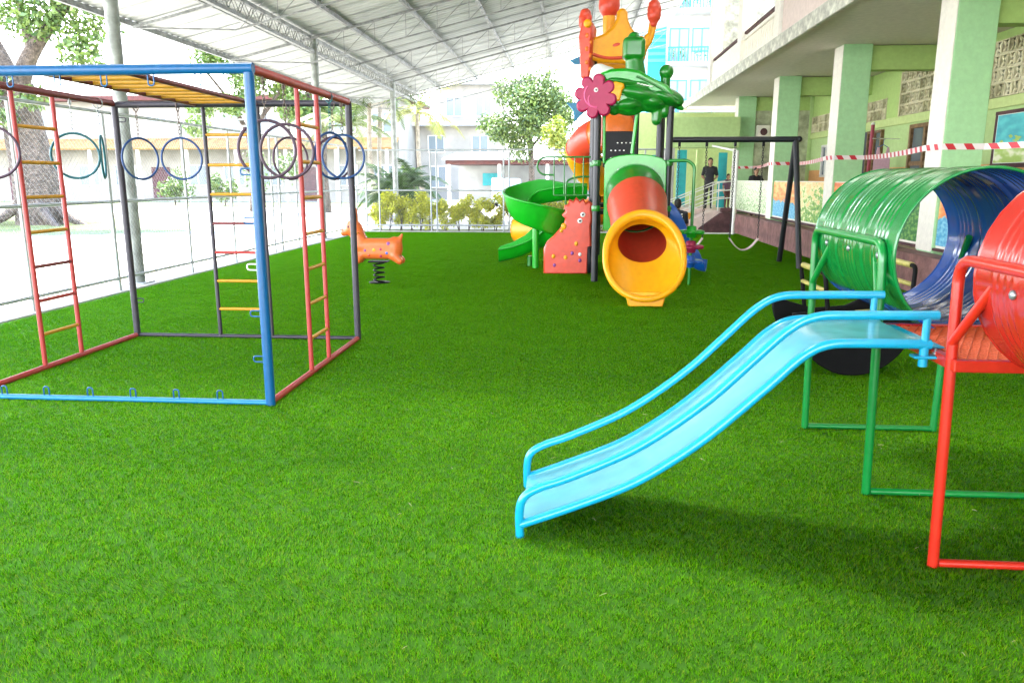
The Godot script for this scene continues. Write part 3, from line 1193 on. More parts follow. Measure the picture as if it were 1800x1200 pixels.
# painted pictures on the veranda wall: sunset, sea, bushes
func mural(i: int) -> ImageTexture:
	var w := 512
	var h := 128
	var im := Image.create(w, h, false, Image.FORMAT_RGB8)
	var nz := FastNoiseLite.new()
	nz.seed = 100 + i
	nz.frequency = 0.02
	nz.fractal_octaves = 5
	var fn := FastNoiseLite.new()
	fn.seed = 200 + i
	fn.frequency = 0.09
	fn.fractal_octaves = 3
	for y in h:
		for x in w:
			var u := float(x) / w
			var v := float(y) / h
			var a := nz.get_noise_2d(x, y * 2.0)
			var b := fn.get_noise_2d(x * 0.7, y)
			var c := Color("cfe0bd").lerp(Color("f0ecd8"), clamp(0.5 + a, 0, 1))
			if i == 0:
				if b + a * 0.6 + v * 0.5 > 0.42:
					c = Color("6f9a5c").lerp(Color("a6c48c"), clamp(0.5 + b, 0, 1))
			elif i == 1 or i == 3:
				if u < 0.55:
					c = Color("e8874c").lerp(Color("f4c07e"), clamp(0.5 + a * 1.4 + (0.3 - v), 0, 1))
					if v > 0.55 + a * 0.15:
						c = Color("3f95c2").lerp(Color("8cc8dd"), clamp(0.5 + b, 0, 1))
				else:
					c = Color("f0b878").lerp(Color("dfe3b0"), clamp(0.4 + a + v, 0, 1))
				if u > 0.5 and b * 0.5 + a * 0.7 + (u - 0.75) * 0.8 + v * 0.55 > 0.32:
					c = Color("4d8a3a").lerp(Color("9dbd58"), clamp(0.45 + b * 1.3, 0, 1))
			else:
				if u < 0.3:
					c = Color("e0713c").lerp(Color("f2b060"), clamp(0.5 + a * 1.5, 0, 1))
				if u > 0.22 + a * 0.2:
					c = Color("2f6f35").lerp(Color("7fae55"), clamp(0.35 + b * 1.4, 0, 1))
			im.set_pixel(x, y, c)
	return ImageTexture.create_from_image(im)

# ------------------------------------------------------------------ buildings beyond the fences
func block_windows(t: Node3D, z: float, rects: Array, m: Material, fm: Material) -> void:
	for r in rects:
		var f := MB.new()
		f.bx(r[0] - 0.06, r[1] + 0.06, r[2] - 0.06, r[2], z, z + 0.09)
		f.bx(r[0] - 0.06, r[1] + 0.06, r[3], r[3] + 0.06, z, z + 0.09)
		f.bx(r[0] - 0.06, r[0], r[2], r[3], z, z + 0.08)
		f.bx(r[1], r[1] + 0.06, r[2], r[3], z, z + 0.08)
		var mid: float = (r[0] + r[1]) * 0.5
		f.bx(mid - 0.03, mid + 0.03, r[2], r[3], z, z + 0.07)
		var w := part("window", f, fm, t)
		var g := MB.new()
		g.bx(r[0], r[1], r[2], r[3], z + 0.002, z + 0.03)
		part("pane", g, m, w)

func build_back_buildings() -> void:
	# long two storey hall across the yard
	var t := thing("school_hall", "long pale two storey building with tan awning across the yard", "building")
	var Z := -60.0
	var mb := MB.new()
	mb.bx(-62, -13.5, -0.05, 7.6, Z - 9, Z)
	part("wall", mb, M.far_wall, t)
	mb = MB.new()
	mb.bx(-63, -12.8, 7.6, 7.95, Z - 9.8, Z + 1.0)
	part("roof", mb, M.red_roof, t)
	mb = MB.new()
	mb.box(V(-37.5, 4.35, Z + 0.9), V(48, 0.12, 2.0), Basis(Vector3.RIGHT, 0.42))
	part("awning", mb, M.tan_roof, t)
	var up := []
	var dn := []
	for k in 16:
		var x := -60.5 + k * 3.0
		up.append([x, x + 1.6, 5.2, 6.6])
		if k % 4 == 1:
			continue
		dn.append([x, x + 1.6, 1.2, 2.7])
	block_windows(t, Z, up, M.far_window, M.cream)
	block_windows(t, Z, dn, M.far_window, M.cream)
	for k in 4:
		var x := -57.5 + k * 12.0
		mb = MB.new()
		mb.bx(x, x + 1.5, 0.0, 2.6, Z, Z + 0.06)
		part("door", mb, M.dark_brown, t)
	for k in 13:
		mb = MB.new()
		mb.bx(-61.0 + k * 3.9, -60.8 + k * 3.9, 0.0, 3.9, Z + 1.5, Z + 1.7)
		part("veranda_post", mb, M.cream, t)
	# white house further along
	t = thing("white_house", "white flat roofed two storey house behind the palm trees", "building")
	Z = -66.0
	mb = MB.new()
	mb.bx(-13.2, -6.4, -0.05, 6.0, Z - 7, Z)
	mb.bx(-11.5, -6.4, 6.0, 9.4, Z - 6, Z - 1.0)
	part("wall", mb, M.far_wall, t)
	mb = MB.new()
	mb.bx(-13.5, -6.2, 6.0, 6.3, Z - 7.2, Z + 1.0)
	part("balcony_slab", mb, M.white_wall, t)
	mb = MB.new()
	mb.bx(-12.0, -6.0, 9.4, 9.75, Z - 6.4, Z - 0.2)
	part("roof", mb, M.white_wall, t)
	block_windows(t, Z, [[-12.2, -10.9, 1.0, 2.7], [-8.6, -7.2, 0.3, 2.7], [-12.3, -11.0, 3.9, 5.2], [-8.6, -7.3, 3.9, 5.2]], M.far_window, M.cream)
	block_windows(t, Z - 1.0, [[-10.9, -9.6, 6.9, 8.4], [-8.4, -7.1, 6.9, 8.4]], M.far_window, M.cream)
	# open pavilion with a brown roof
	t = thing("pavilion", "open pavilion with brown roof edge and pale posts behind the hedge", "pavilion")
	Z = -52.0
	mb = MB.new()
	mb.bx(-8.6, 1.8, 2.65, 2.95, Z - 6, Z, 0.02)
	part("roof", mb, M.red_roof, t)
	mb = MB.new()
	mb.box(V(-3.4, 3.25, Z - 3), V(10.8, 0.1, 6.6), Basis(Vector3.RIGHT, 0.09))
	part("roof_sheet", mb, M.white_wall, t)
	for x in [-8.4, -5.0, -1.8, 1.5]:
		mb = MB.new()
		mb.bx(x - 0.1, x + 0.1, -0.03, 2.65, Z - 0.3, Z - 0.1)
		part("post", mb, M.cream, t)
	mb = MB.new()
	mb.bx(-8.6, 1.8, -0.03, 2.65, Z - 6.2, Z - 6.0)
	part("back_wall", mb, M.white_wall, t)
	mb = MB.new()
	mb.bx(-6.8, -5.4, 1.2, 2.1, Z - 5.99, Z - 5.93)
	part("notice_board", mb, M.turquoise, t)
	# tall apartment block, cyan and white
	t = thing("apartment_block", "tall white and cyan apartment block with plant filled balconies", "building")
	Z = -52.0
	mb = MB.new()
	mb.bx(5.6, 10.4, -0.05, 22.0, Z - 10, Z)
	part("wall", mb, M.white_wall, t)
	mb = MB.new()
	mb.bx(4.5, 5.6, -0.05, 22.0, Z - 9, Z + 0.3)
	part("cyan_bay", mb, M.cyan_wall, t)
	mb = MB.new()
	mb.bx(8.7, 10.4, -0.05, 22.0, Z, Z + 0.7)
	part("stair_tower", mb, M.white_wall, t)
	var rng := RandomNumberGenerator.new()
	rng.seed = 19
	for f in 6:
		var y := 2.4 + f * 3.1
		mb = MB.new()
		mb.bx(5.61, 8.69, y, y + 0.18, Z, Z + 1.3)
		var b := part("balcony", mb, M.white_wall, t)
		var bars := MB.new()
		for k in 16:
			bars.bx(5.65 + k * 0.2, 5.69 + k * 0.2, y + 0.18, y + 1.0, Z + 1.22, Z + 1.26)
		bars.bx(5.61, 8.69, y + 1.0, y + 1.06, Z + 1.2, Z + 1.28)
		part("railing", bars, M.cyan_wall, b)
		block_windows(t, Z, [[5.9, 7.0, y + 0.3, y + 2.3], [7.3, 8.4, y + 1.0, y + 2.3]], M.far_window, M.turquoise)
		for k in 4:
			var pm := MB.new()
			leaves(pm, [[V(5.95 + k * 0.75 + rng.randf_range(-0.2, 0.2), y + 0.75, Z + 0.95), V(0.3, 0.4, 0.25)]], 60, 0.12, rng.randi() % 1000, Color(0.06, 0.12, 0.03), Color(0.12, 0.2, 0.05))
			part("balcony_plant", pm, M.leaf, b)
		# slats of the cyan bay
		for k in 5:
			var sm := MB.new()
			sm.bx(4.52, 5.58, y + 0.3 + k * 0.4, y + 0.5 + k * 0.4, Z + 0.3, Z + 0.36)
			part("slat", sm, M.turquoise, t)
	# van parked by the pavilion
	t = thing("parked_van", "small pale blue van parked under the pavilion roof", "van", V(-4.0, 0.0, -46.5), 0.0)
	var body := MB.new()
	body.extrude(PackedVector2Array([Vector2(-1.7, 0.35), Vector2(1.7, 0.35), Vector2(1.75, 0.9), Vector2(1.45, 1.02), Vector2(1.15, 1.68), Vector2(-1.6, 1.72), Vector2(-1.72, 1.5)]), 1.5, Transform3D(Basis(Vector3.UP, PI * 0.5), V(0, 0, 0)), 0.06)
	part("body", body, mat("a9c6d8", 0.3, {"coat": 0.5}), t)
	var gl := MB.new()
	gl.box(V(0, 1.36, 1.34), V(1.2, 0.5, 0.02), Basis(Vector3.RIGHT, -0.42), 0.005)
	part("windscreen", gl, M.far_window, t)
	for x in [-0.72, 0.72]:
		for z in [-1.05, 1.1]:
			var w := MB.new()
			w.lathe([Vector2(0.0, -0.09), Vector2(0.26, -0.09), Vector2(0.31, -0.05), Vector2(0.31, 0.05), Vector2(0.26, 0.09), Vector2(0.0, 0.09)], 18, Transform3D(Basis(Vector3.FORWARD, PI * 0.5), V(x, 0.30, z)))
			part("wheel", w, M.rubber, t)
	for x in [-0.55, 0.55]:
		var hl := MB.new()
		hl.ball(V(x, 0.78, 1.74), V(0.13, 0.09, 0.04), 10)
		part("headlight", hl, M.p_white, t)

# ------------------------------------------------------------------ plants
# clumps: [[centre, radii], ...]; leaf faces scattered through the outer volume of each clump
func leaves(mb: MB, clumps: Array, count: int, size: float, seed_: int, dark: Color, light: Color) -> void:
	var rng := RandomNumberGenerator.new()
	rng.seed = seed_
	var tot := 0.0
	for c in clumps:
		tot += pow(c[1].x * c[1].y * c[1].z, 0.6667)
	for c in clumps:
		var share := int(count * pow(c[1].x * c[1].y * c[1].z, 0.6667) / tot)
		for i in share:
			var d := Vector3(rng.randfn(), rng.randfn(), rng.randfn()).normalized()
			var r := pow(rng.randf(), 0.45) * rng.randf_range(0.85, 1.12)
			var p: Vector3 = c[0] + d * r * c[1]
			var up := (d * 0.6 + Vector3(rng.randfn(), rng.randfn() + 0.5, rng.randfn()) * 0.8).normalized()
			var ax := up.cross(Vector3(rng.randfn(), rng.randfn(), rng.randfn())).normalized()
			var sd := up.cross(ax)
			var s := size * rng.randf_range(0.6, 1.35)
			mb.col = dark.lerp(light, rng.randf())
			var b := mb.vert(p - ax * s * 0.5, up)
			mb.vert(p + sd * s * 0.28 + up * s * 0.06, (up + sd * 0.3).normalized())
			mb.vert(p + ax * s * 0.5 - up * s * 0.05, up)
			mb.vert(p - sd * s * 0.28 + up * s * 0.06, (up - sd * 0.3).normalized())
			mb.tri_i(b, b + 1, b + 2); mb.tri_i(b, b + 2, b + 3)

func limb(mb: MB, pts: Array, r0: float, r1: float, sides := 9) -> void:
	var sp := spline(pts, 5)
	var rad := []
	for i in sp.size():
		rad.append(lerp(r0, r1, pow(float(i) / (sp.size() - 1), 0.8)))
	mb.tube(sp, rad, sides)

func tree(called: String, label: String, at: Vector3, trunk_pts: Array, r0: float, r1: float, limbs: Array, clumps: Array, count: int, leaf: float, dark: Color, light: Color, seed_: int, group := "") -> Node3D:
	var t := thing(called, label, "tree", at, 0.0, group)
	var mb := MB.new()
	limb(mb, trunk_pts, r0, r1, 14)
	var tr := part("trunk", mb, M.bark, t)
	for l in limbs:
		var lm := MB.new()
		limb(lm, l[0], l[1], l[2])
		part("limb", lm, M.bark, tr)
	var cm := MB.new()
	leaves(cm, clumps, count, leaf, seed_, dark, light)
	part("crown", cm, M.leaf, t)
	return t

func frond(mb: MB, root: Vector3, dirv: Vector3, length: float, droop: float, width: float, col: Color, seed_: int) -> void:
	var rng := RandomNumberGenerator.new()
	rng.seed = seed_
	var side := dirv.cross(Vector3.UP).normalized()
	var pts := []
	var m := 14
	var d := dirv.normalized()
	var p := root
	for i in m + 1:
		pts.append(p)
		p += d * length / m
		d = (d + Vector3.DOWN * droop / m).normalized()
	mb.col = col
	var rr := []
	for i in m + 1:
		rr.append(lerp(0.03, 0.006, float(i) / m))
	mb.tube(pts, rr, 4)
	for i in range(2, m + 1):
		for q in 3:
			var f := (i - q / 3.0) / m
			var at: Vector3 = (pts[i] as Vector3).lerp(pts[i - 1], q / 3.0)
			var tan: Vector3 = ((pts[i] as Vector3) - pts[i - 1]).normalized()
			for sg in [-1.0, 1.0]:
				var l := width * sin(PI * clamp(f * 0.9 + 0.1, 0, 1)) * rng.randf_range(0.8, 1.1) + 0.08
				var e: Vector3 = (side * sg + tan * 0.7 + Vector3.DOWN * rng.randf_range(0.25, 0.6)).normalized()
				mb.col = col * rng.randf_range(0.7, 1.35)
				var w := tan * 0.03
				var nn: Vector3 = tan.cross(e).normalized() * sg
				if nn.y < 0.0:
					nn = -nn
				var b := mb.vert(at - w, nn); mb.vert(at + w, nn); mb.vert(at + e * l, nn)
				mb.tri_i(b, b + 1, b + 2)

func palm(label: String, at: Vector3, h: float, n: int, fl: float, col: Color, seed_: int, stems := 1) -> void:
	var t := thing("palm_tree", label, "palm tree", at, 0.0, "palm trees beyond the back fence")
	var rng := RandomNumberGenerator.new()
	rng.seed = seed_
	var fm := MB.new()
	for s in stems:
		var ox := V(rng.randfn(0, 0.25), 0, rng.randfn(0, 0.25)) if stems > 1 else Vector3.ZERO
		var hh := h * (rng.randf_range(0.55, 1.0) if stems > 1 else 1.0)
		var top := ox + V(rng.randfn(0, 0.25), hh, rng.randfn(0, 0.2))
		var mb := MB.new()
		limb(mb, [ox, ox.lerp(top, 0.5) + V(rng.randfn(0, 0.08), 0, 0), top], 0.14 if stems == 1 else 0.05, 0.09 if stems == 1 else 0.035)
		part("trunk", mb, M.palm_bark, t)
		for k in n:
			var a := TAU * k / n + rng.randf_range(-0.25, 0.25)
			var e := rng.randf_range(0.1, 1.2)
			frond(fm, top, V(cos(a) * cos(e), sin(e), sin(a) * cos(e)), fl * rng.randf_range(0.8, 1.1), rng.randf_range(1.3, 2.2), fl * 0.22, col, rng.randi())
	part("crown", fm, M.leaf, t)

func build_trees() -> void:
	var rng := RandomNumberGenerator.new()
	rng.seed = 77
	var pale := Color(0.13, 0.18, 0.035)
	var mid := Color(0.05, 0.10, 0.02)
	# the big old tree by the yard
	var cl := []
	for q in [[-2.6, 8.2, -0.5, 1.9, 1.2], [2.6, 8.0, 0.2, 1.9, 1.3], [0.6, 9.4, 0.4, 2.0, 1.2], [3.8, 9.6, -0.6, 1.8, 1.1], [-4.6, 9.6, 0.5, 2.2, 1.3], [2.9, 6.3, 0.8, 1.0, 0.9], [-0.9, 5.2, 1.0, 0.9, 0.7], [-2.4, 4.4, 1.0, 0.9, 0.9], [5.4, 8.6, 0.0, 1.5, 1.0], [1.2, 7.3, 1.2, 1.1, 0.8], [-0.4, 11.4, 0.0, 3.0, 1.2], [-1.9, 3.4, 1.1, 0.7, 0.6], [0.9, 4.6, 1.0, 0.7, 0.5], [-2.9, 5.6, 0.9, 1.0, 0.8], [-0.2, 3.9, 1.1, 0.5, 0.4]]:
		cl.append([V(q[0], q[1], q[2]), V(q[3], q[4], q[3])])
	tree("large_tree", "thick trunked old tree with forked limbs beside the white yard", V(-20.6, -0.03, -28.6),
		[V(0, -0.2, 0), V(0.0, 1.6, 0.05), V(-0.25, 3.4, 0.0), V(-0.4, 5.2, 0.0)], 0.95, 0.62,
		[[[V(-0.35, 4.9, 0), V(0.5, 6.2, 0.2), V(1.9, 7.8, 0.1), V(3.6, 9.4, 0)], 0.42, 0.1], [[V(-0.4, 4.9, 0), V(-1.3, 6.8, -0.2), V(-2.3, 8.6, 0), V(-2.8, 11.0, 0)], 0.45, 0.12],
		[[V(-1.3, 6.6, -0.1), V(-3.0, 7.6, 0.2), V(-5.2, 9.0, 0.3)], 0.26, 0.07], [[V(0.6, 6.2, 0.2), V(0.4, 8.0, 0.3), V(0.5, 10.5, 0.3)], 0.22, 0.06],
		[[V(0.3, 0.9, 0.5), V(0.9, 0.3, 0.9), V(1.6, -0.1, 1.3)], 0.28, 0.08], [[V(-0.3, 0.9, 0.5), V(-0.9, 0.3, 0.9), V(-1.7, -0.1, 1.2)], 0.28, 0.08], [[V(0.5, 0.8, 0.1), V(1.2, 0.3, 0.2), V(2.0, -0.1, 0.2)], 0.28, 0.08]],
		cl, 20000, 0.21, mid, pale * 1.25, 1)
	# trees across the yard
	cl = []
	for k in 16:
		cl.append([V(rng.randf_range(-3.4, 3.4), rng.randf_range(4.2, 8.6), rng.randf_range(-1.5, 1.5)), V(1, 0.7, 1) * rng.randf_range(0.8, 1.3)])
	tree("yard_tree", "spreading pale green tree behind the climbing frame", V(-17.3, -0.03, -41.0), [V(0, 0, 0), V(0.2, 2, 0), V(0, 4.2, 0)], 0.3, 0.2,
		[[[V(0, 4, 0), V(1.3, 5.6, 0), V(2.6, 7.2, 0)], 0.16, 0.05], [[V(0, 4, 0), V(-1.0, 5.8, 0), V(-2.4, 7.6, 0)], 0.16, 0.05]], cl, 13000, 0.21, mid * 1.3, pale * 1.4, 2)
	cl = []
	for k in 12:
		cl.append([V(rng.randf_range(-1.8, 2.0), rng.randf_range(4.6, 8.8), rng.randf_range(-1.2, 1.2)), V(1, 0.75, 1) * rng.randf_range(0.6, 1.0)])
	tree("yard_tree", "slim trunked tree with thin leafy crown beside the hall", V(-12.9, -0.03, -40.0), [V(0, 0, 0), V(-0.1, 2.5, 0), V(0.1, 5, 0)], 0.22, 0.14,
		[[[V(0, 4.4, 0), V(0.7, 5.6, 0), V(1.3, 7.2, 0)], 0.1, 0.04], [[V(0, 4.6, 0), V(-0.8, 6.0, 0), V(-1.1, 7.6, 0)], 0.1, 0.04]], cl, 4200, 0.28, mid * 1.3, pale * 1.2, 3)
	# small shrubs at the foot of the hall
	for q in [[-26.5, -50.0, 1.5, "round green shrub at the foot of the pale hall"], [-19.6, -50.5, 2.2, "tall dense green shrub before the pale hall windows"], [-22.6, -49.0, 1.1, "low yellowish shrub near the pale hall wall"], [-9.8, -44.0, 1.4, "leafy shrub at the foot of the white house"]]:
		var t := thing("shrub", q[3], "shrub", V(q[0], -0.02, q[1]))
		var cm := MB.new()
		var c2 := []
		for k in 6:
			c2.append([V(rng.randf_range(-0.5, 0.5) * q[2], rng.randf_range(0.5, 1.5) * q[2], rng.randf_range(-0.4, 0.4) * q[2]), Vector3.ONE * 0.45 * q[2]])
		leaves(cm, c2, 900, 0.22, rng.randi() % 999, mid * 1.2, pale)
		part("foliage", cm, M.leaf, t)
		var sm := MB.new()
		limb(sm, [Vector3.ZERO, V(0.05, q[2] * 0.8, 0)], 0.06, 0.03)
		part("stem", sm, M.bark, t)
	# the round tree behind the back fence
	cl = []
	for k in 30:
		var d := Vector3(rng.randfn(), rng.randfn() * 0.9, rng.randfn()).normalized()
		cl.append([V(0, 5.35, 0) + d * V(2.7, 2.0, 2.4) * rng.randf_range(0.5, 1.0), Vector3.ONE * rng.randf_range(0.6, 1.0)])
	tree("round_tree", "dense round crowned green tree between the palms and the play tower", V(-2.55, -0.03, -45.0), [V(0, 0, 0), V(0.1, 1.8, 0), V(0, 4.2, 0)], 0.22, 0.14,
		[[[V(0, 3.4, 0), V(0.8, 4.4, 0), V(1.6, 5.8, 0)], 0.1, 0.03], [[V(0, 3.6, 0), V(-0.9, 4.6, 0.2), V(-1.6, 5.8, 0.2)], 0.1, 0.03], [[V(0, 3.8, 0), V(0.1, 5, 0.3), V(0, 6.4, 0.4)], 0.1, 0.03]], cl, 20000, 0.18, Color(0.035, 0.075, 0.02), Color(0.17, 0.23, 0.05), 4)
	cl = []
	for k in 10:
		cl.append([V(rng.randf_range(-1.6, 1.6), rng.randf_range(1.4, 4.4), rng.randf_range(-0.8, 0.8)), Vector3.ONE * rng.randf_range(0.4, 0.75)])
	tree("yellow_tree", "low yellow green tree under the round crowned tree", V(0.4, -0.03, -40.0), [V(0, 0, 0), V(0.1, 1.2, 0), V(0, 2.6, 0)], 0.1, 0.06, [[[V(0, 2, 0), V(0.7, 3, 0), V(1.1, 4, 0)], 0.05, 0.02]], cl, 2600, 0.2, Color(0.14, 0.19, 0.03), Color(0.34, 0.36, 0.05), 5)
	# palms
	palm("tall palm with long arching fronds behind the canopy post", V(-9.2, -0.03, -36.0), 5.4, 16, 3.6, Color(0.07, 0.12, 0.02), 11)
	palm("palm with pale drooping fronds beside the dark climbing frame post", V(-10.9, -0.03, -37.5), 4.2, 15, 3.4, Color(0.12, 0.16, 0.03), 12)
	palm("slender palm with yellowing fronds in front of the white house", V(-7.7, -0.03, -40.0), 5.0, 13, 3.0, Color(0.18, 0.18, 0.02), 13)
	palm("old palm with tattered fronds between the two taller palms", V(-9.9, -0.03, -39.0), 6.4, 14, 3.2, Color(0.06, 0.11, 0.02), 15)
	palm("bushy many stemmed palm clump behind the hedge", V(-7.5, -0.03, -33.0), 1.7, 9, 1.9, Color(0.05, 0.10, 0.02), 14, 7)
	# golden hedge bushes along the back fence
	var gx := -6.45
	var hb := [[-6.5, 1.1], [-6.15, 1.2], [-5.8, 1.05], [-5.45, 1.15], [-5.1, 1.25], [-4.75, 1.0], [-4.3, 0.9], [-3.85, 1.0], [-3.45, 1.15], [-3.05, 1.05], [-2.6, 1.2], [-2.15, 1.25], [-1.75, 1.1], [-1.3, 1.2], [-0.8, 1.0], [-0.3, 1.1], [0.3, 0.9], [0.95, 0.85]]
	for q in hb:
		var t := thing("hedge_bush", "yellow green leafy bush in the hedge behind the back fence", "bush", V(q[0], -0.014, -25.75 + rng.randf_range(-0.15, 0.15)), 0.0, "bushes of the hedge behind the back fence")
		var c3 := []
		for k in 7:
			c3.append([V(rng.randf_range(-0.24, 0.24), rng.randf_range(0.25, 0.95) * q[1], rng.randf_range(-0.2, 0.2)), V(0.2, 0.22, 0.18) * rng.randf_range(0.8, 1.25)])
		var cm := MB.new()
		leaves(cm, c3, 1900, 0.075, rng.randi() % 9999, Color(0.32, 0.38, 0.03), Color(0.72, 0.70, 0.06))
		part("foliage", cm, M.leaf_gold, t)
		for k in 3:
			var sm := MB.new()
			limb(sm, [V(rng.randf_range(-0.06, 0.06), 0, 0), V(rng.randf_range(-0.1, 0.1), q[1] * 0.4, 0), V(rng.randf_range(-0.2, 0.2), q[1] * 0.85, rng.randf_range(-0.1, 0.1))], 0.015, 0.006, 5)
			part("stem", sm, M.bark, t)

# ------------------------------------------------------------------ climbing frame
func hook(mb: MB, p: Vector3, along: Vector3, out: Vector3) -> void:
	mb.tube(fil([p + along * 0.022, p + along * 0.022 + out * 0.075, p - along * 0.022 + out * 0.075, p - along * 0.022], 0.022, 4), 0.006, 6)

func chain(a: Vector3, b: Vector3, link := 0.045, wire := 0.0035) -> MB:
	var mb := MB.new()
	var d := (b - a).normalized()
	var m := int(a.distance_to(b) / (link * 0.78))
	var sd := d.cross(Vector3.FORWARD).normalized()
	var ot := d.cross(sd)
	for k in m:
		var c := a + d * (k + 0.5) * a.distance_to(b) / m
		var s := sd if k % 2 == 0 else ot
		var pts := []
		for j in 10:
			var t := TAU * j / 10.0
			pts.append(c + d * cos(t) * link * 0.5 + s * sin(t) * link * 0.28)
		mb.tube(pts, wire, 4, true)
	return mb

func hanging_ring(at: Vector3, yaw: float, m: Material, cm: Material, label: String) -> void:
	# "at" is the point on the top bar
	var t := thing("hanging_ring", label, "gym ring", at, yaw, "rings hung from the climbing frame")
	part("chain", chain(V(0, -0.035, 0), V(0, -0.33, 0)), cm, t)
	var pts := []
	for k in 36:
		var a := TAU * k / 36.0
		pts.append(V(sin(a) * 0.205, -0.545 + cos(a) * 0.21, 0))
	var mb := MB.new()
	mb.tube(pts, 0.0115, 8, true)
	part("ring", mb, m, t)
	mb = MB.new()
	var lp := []
	for k in 12:
		var a := TAU * k / 12.0
		lp.append(V(0, -0.018 + cos(a) * 0.05, sin(a) * 0.045))
	mb.tube(lp, 0.006, 5, true)
	part("hanger", mb, cm, t)

func ladder(t: Node3D, a: Vector3, b: Vector3, y0: float, y1: float, ys: Array, rail: Material, rungs: Array, called := "ladder") -> void:
	var mb := MB.new()
	mb.tube([a + Vector3.UP * y0, a + Vector3.UP * y1], 0.021, 10)
	mb.tube([b + Vector3.UP * y0, b + Vector3.UP * y1], 0.021, 10)
	var l := part(called, mb, rail, t)
	var i := 0
	for y in ys:
		var r := MB.new()
		r.tube([a + Vector3.UP * y, b + Vector3.UP * y], 0.0165, 9)
		part("rung", r, rungs[i % rungs.size()], l)
		i += 1

func pipe(called: String, pts: Array, r: float, m: Material, t: Node3D, round_ := 0.0, sides := 14) -> MeshInstance3D:
	var mb := MB.new()
	mb.tube(fil(pts, round_) if round_ > 0.0 else pts, r, sides)
	return part(called, mb, m, t)

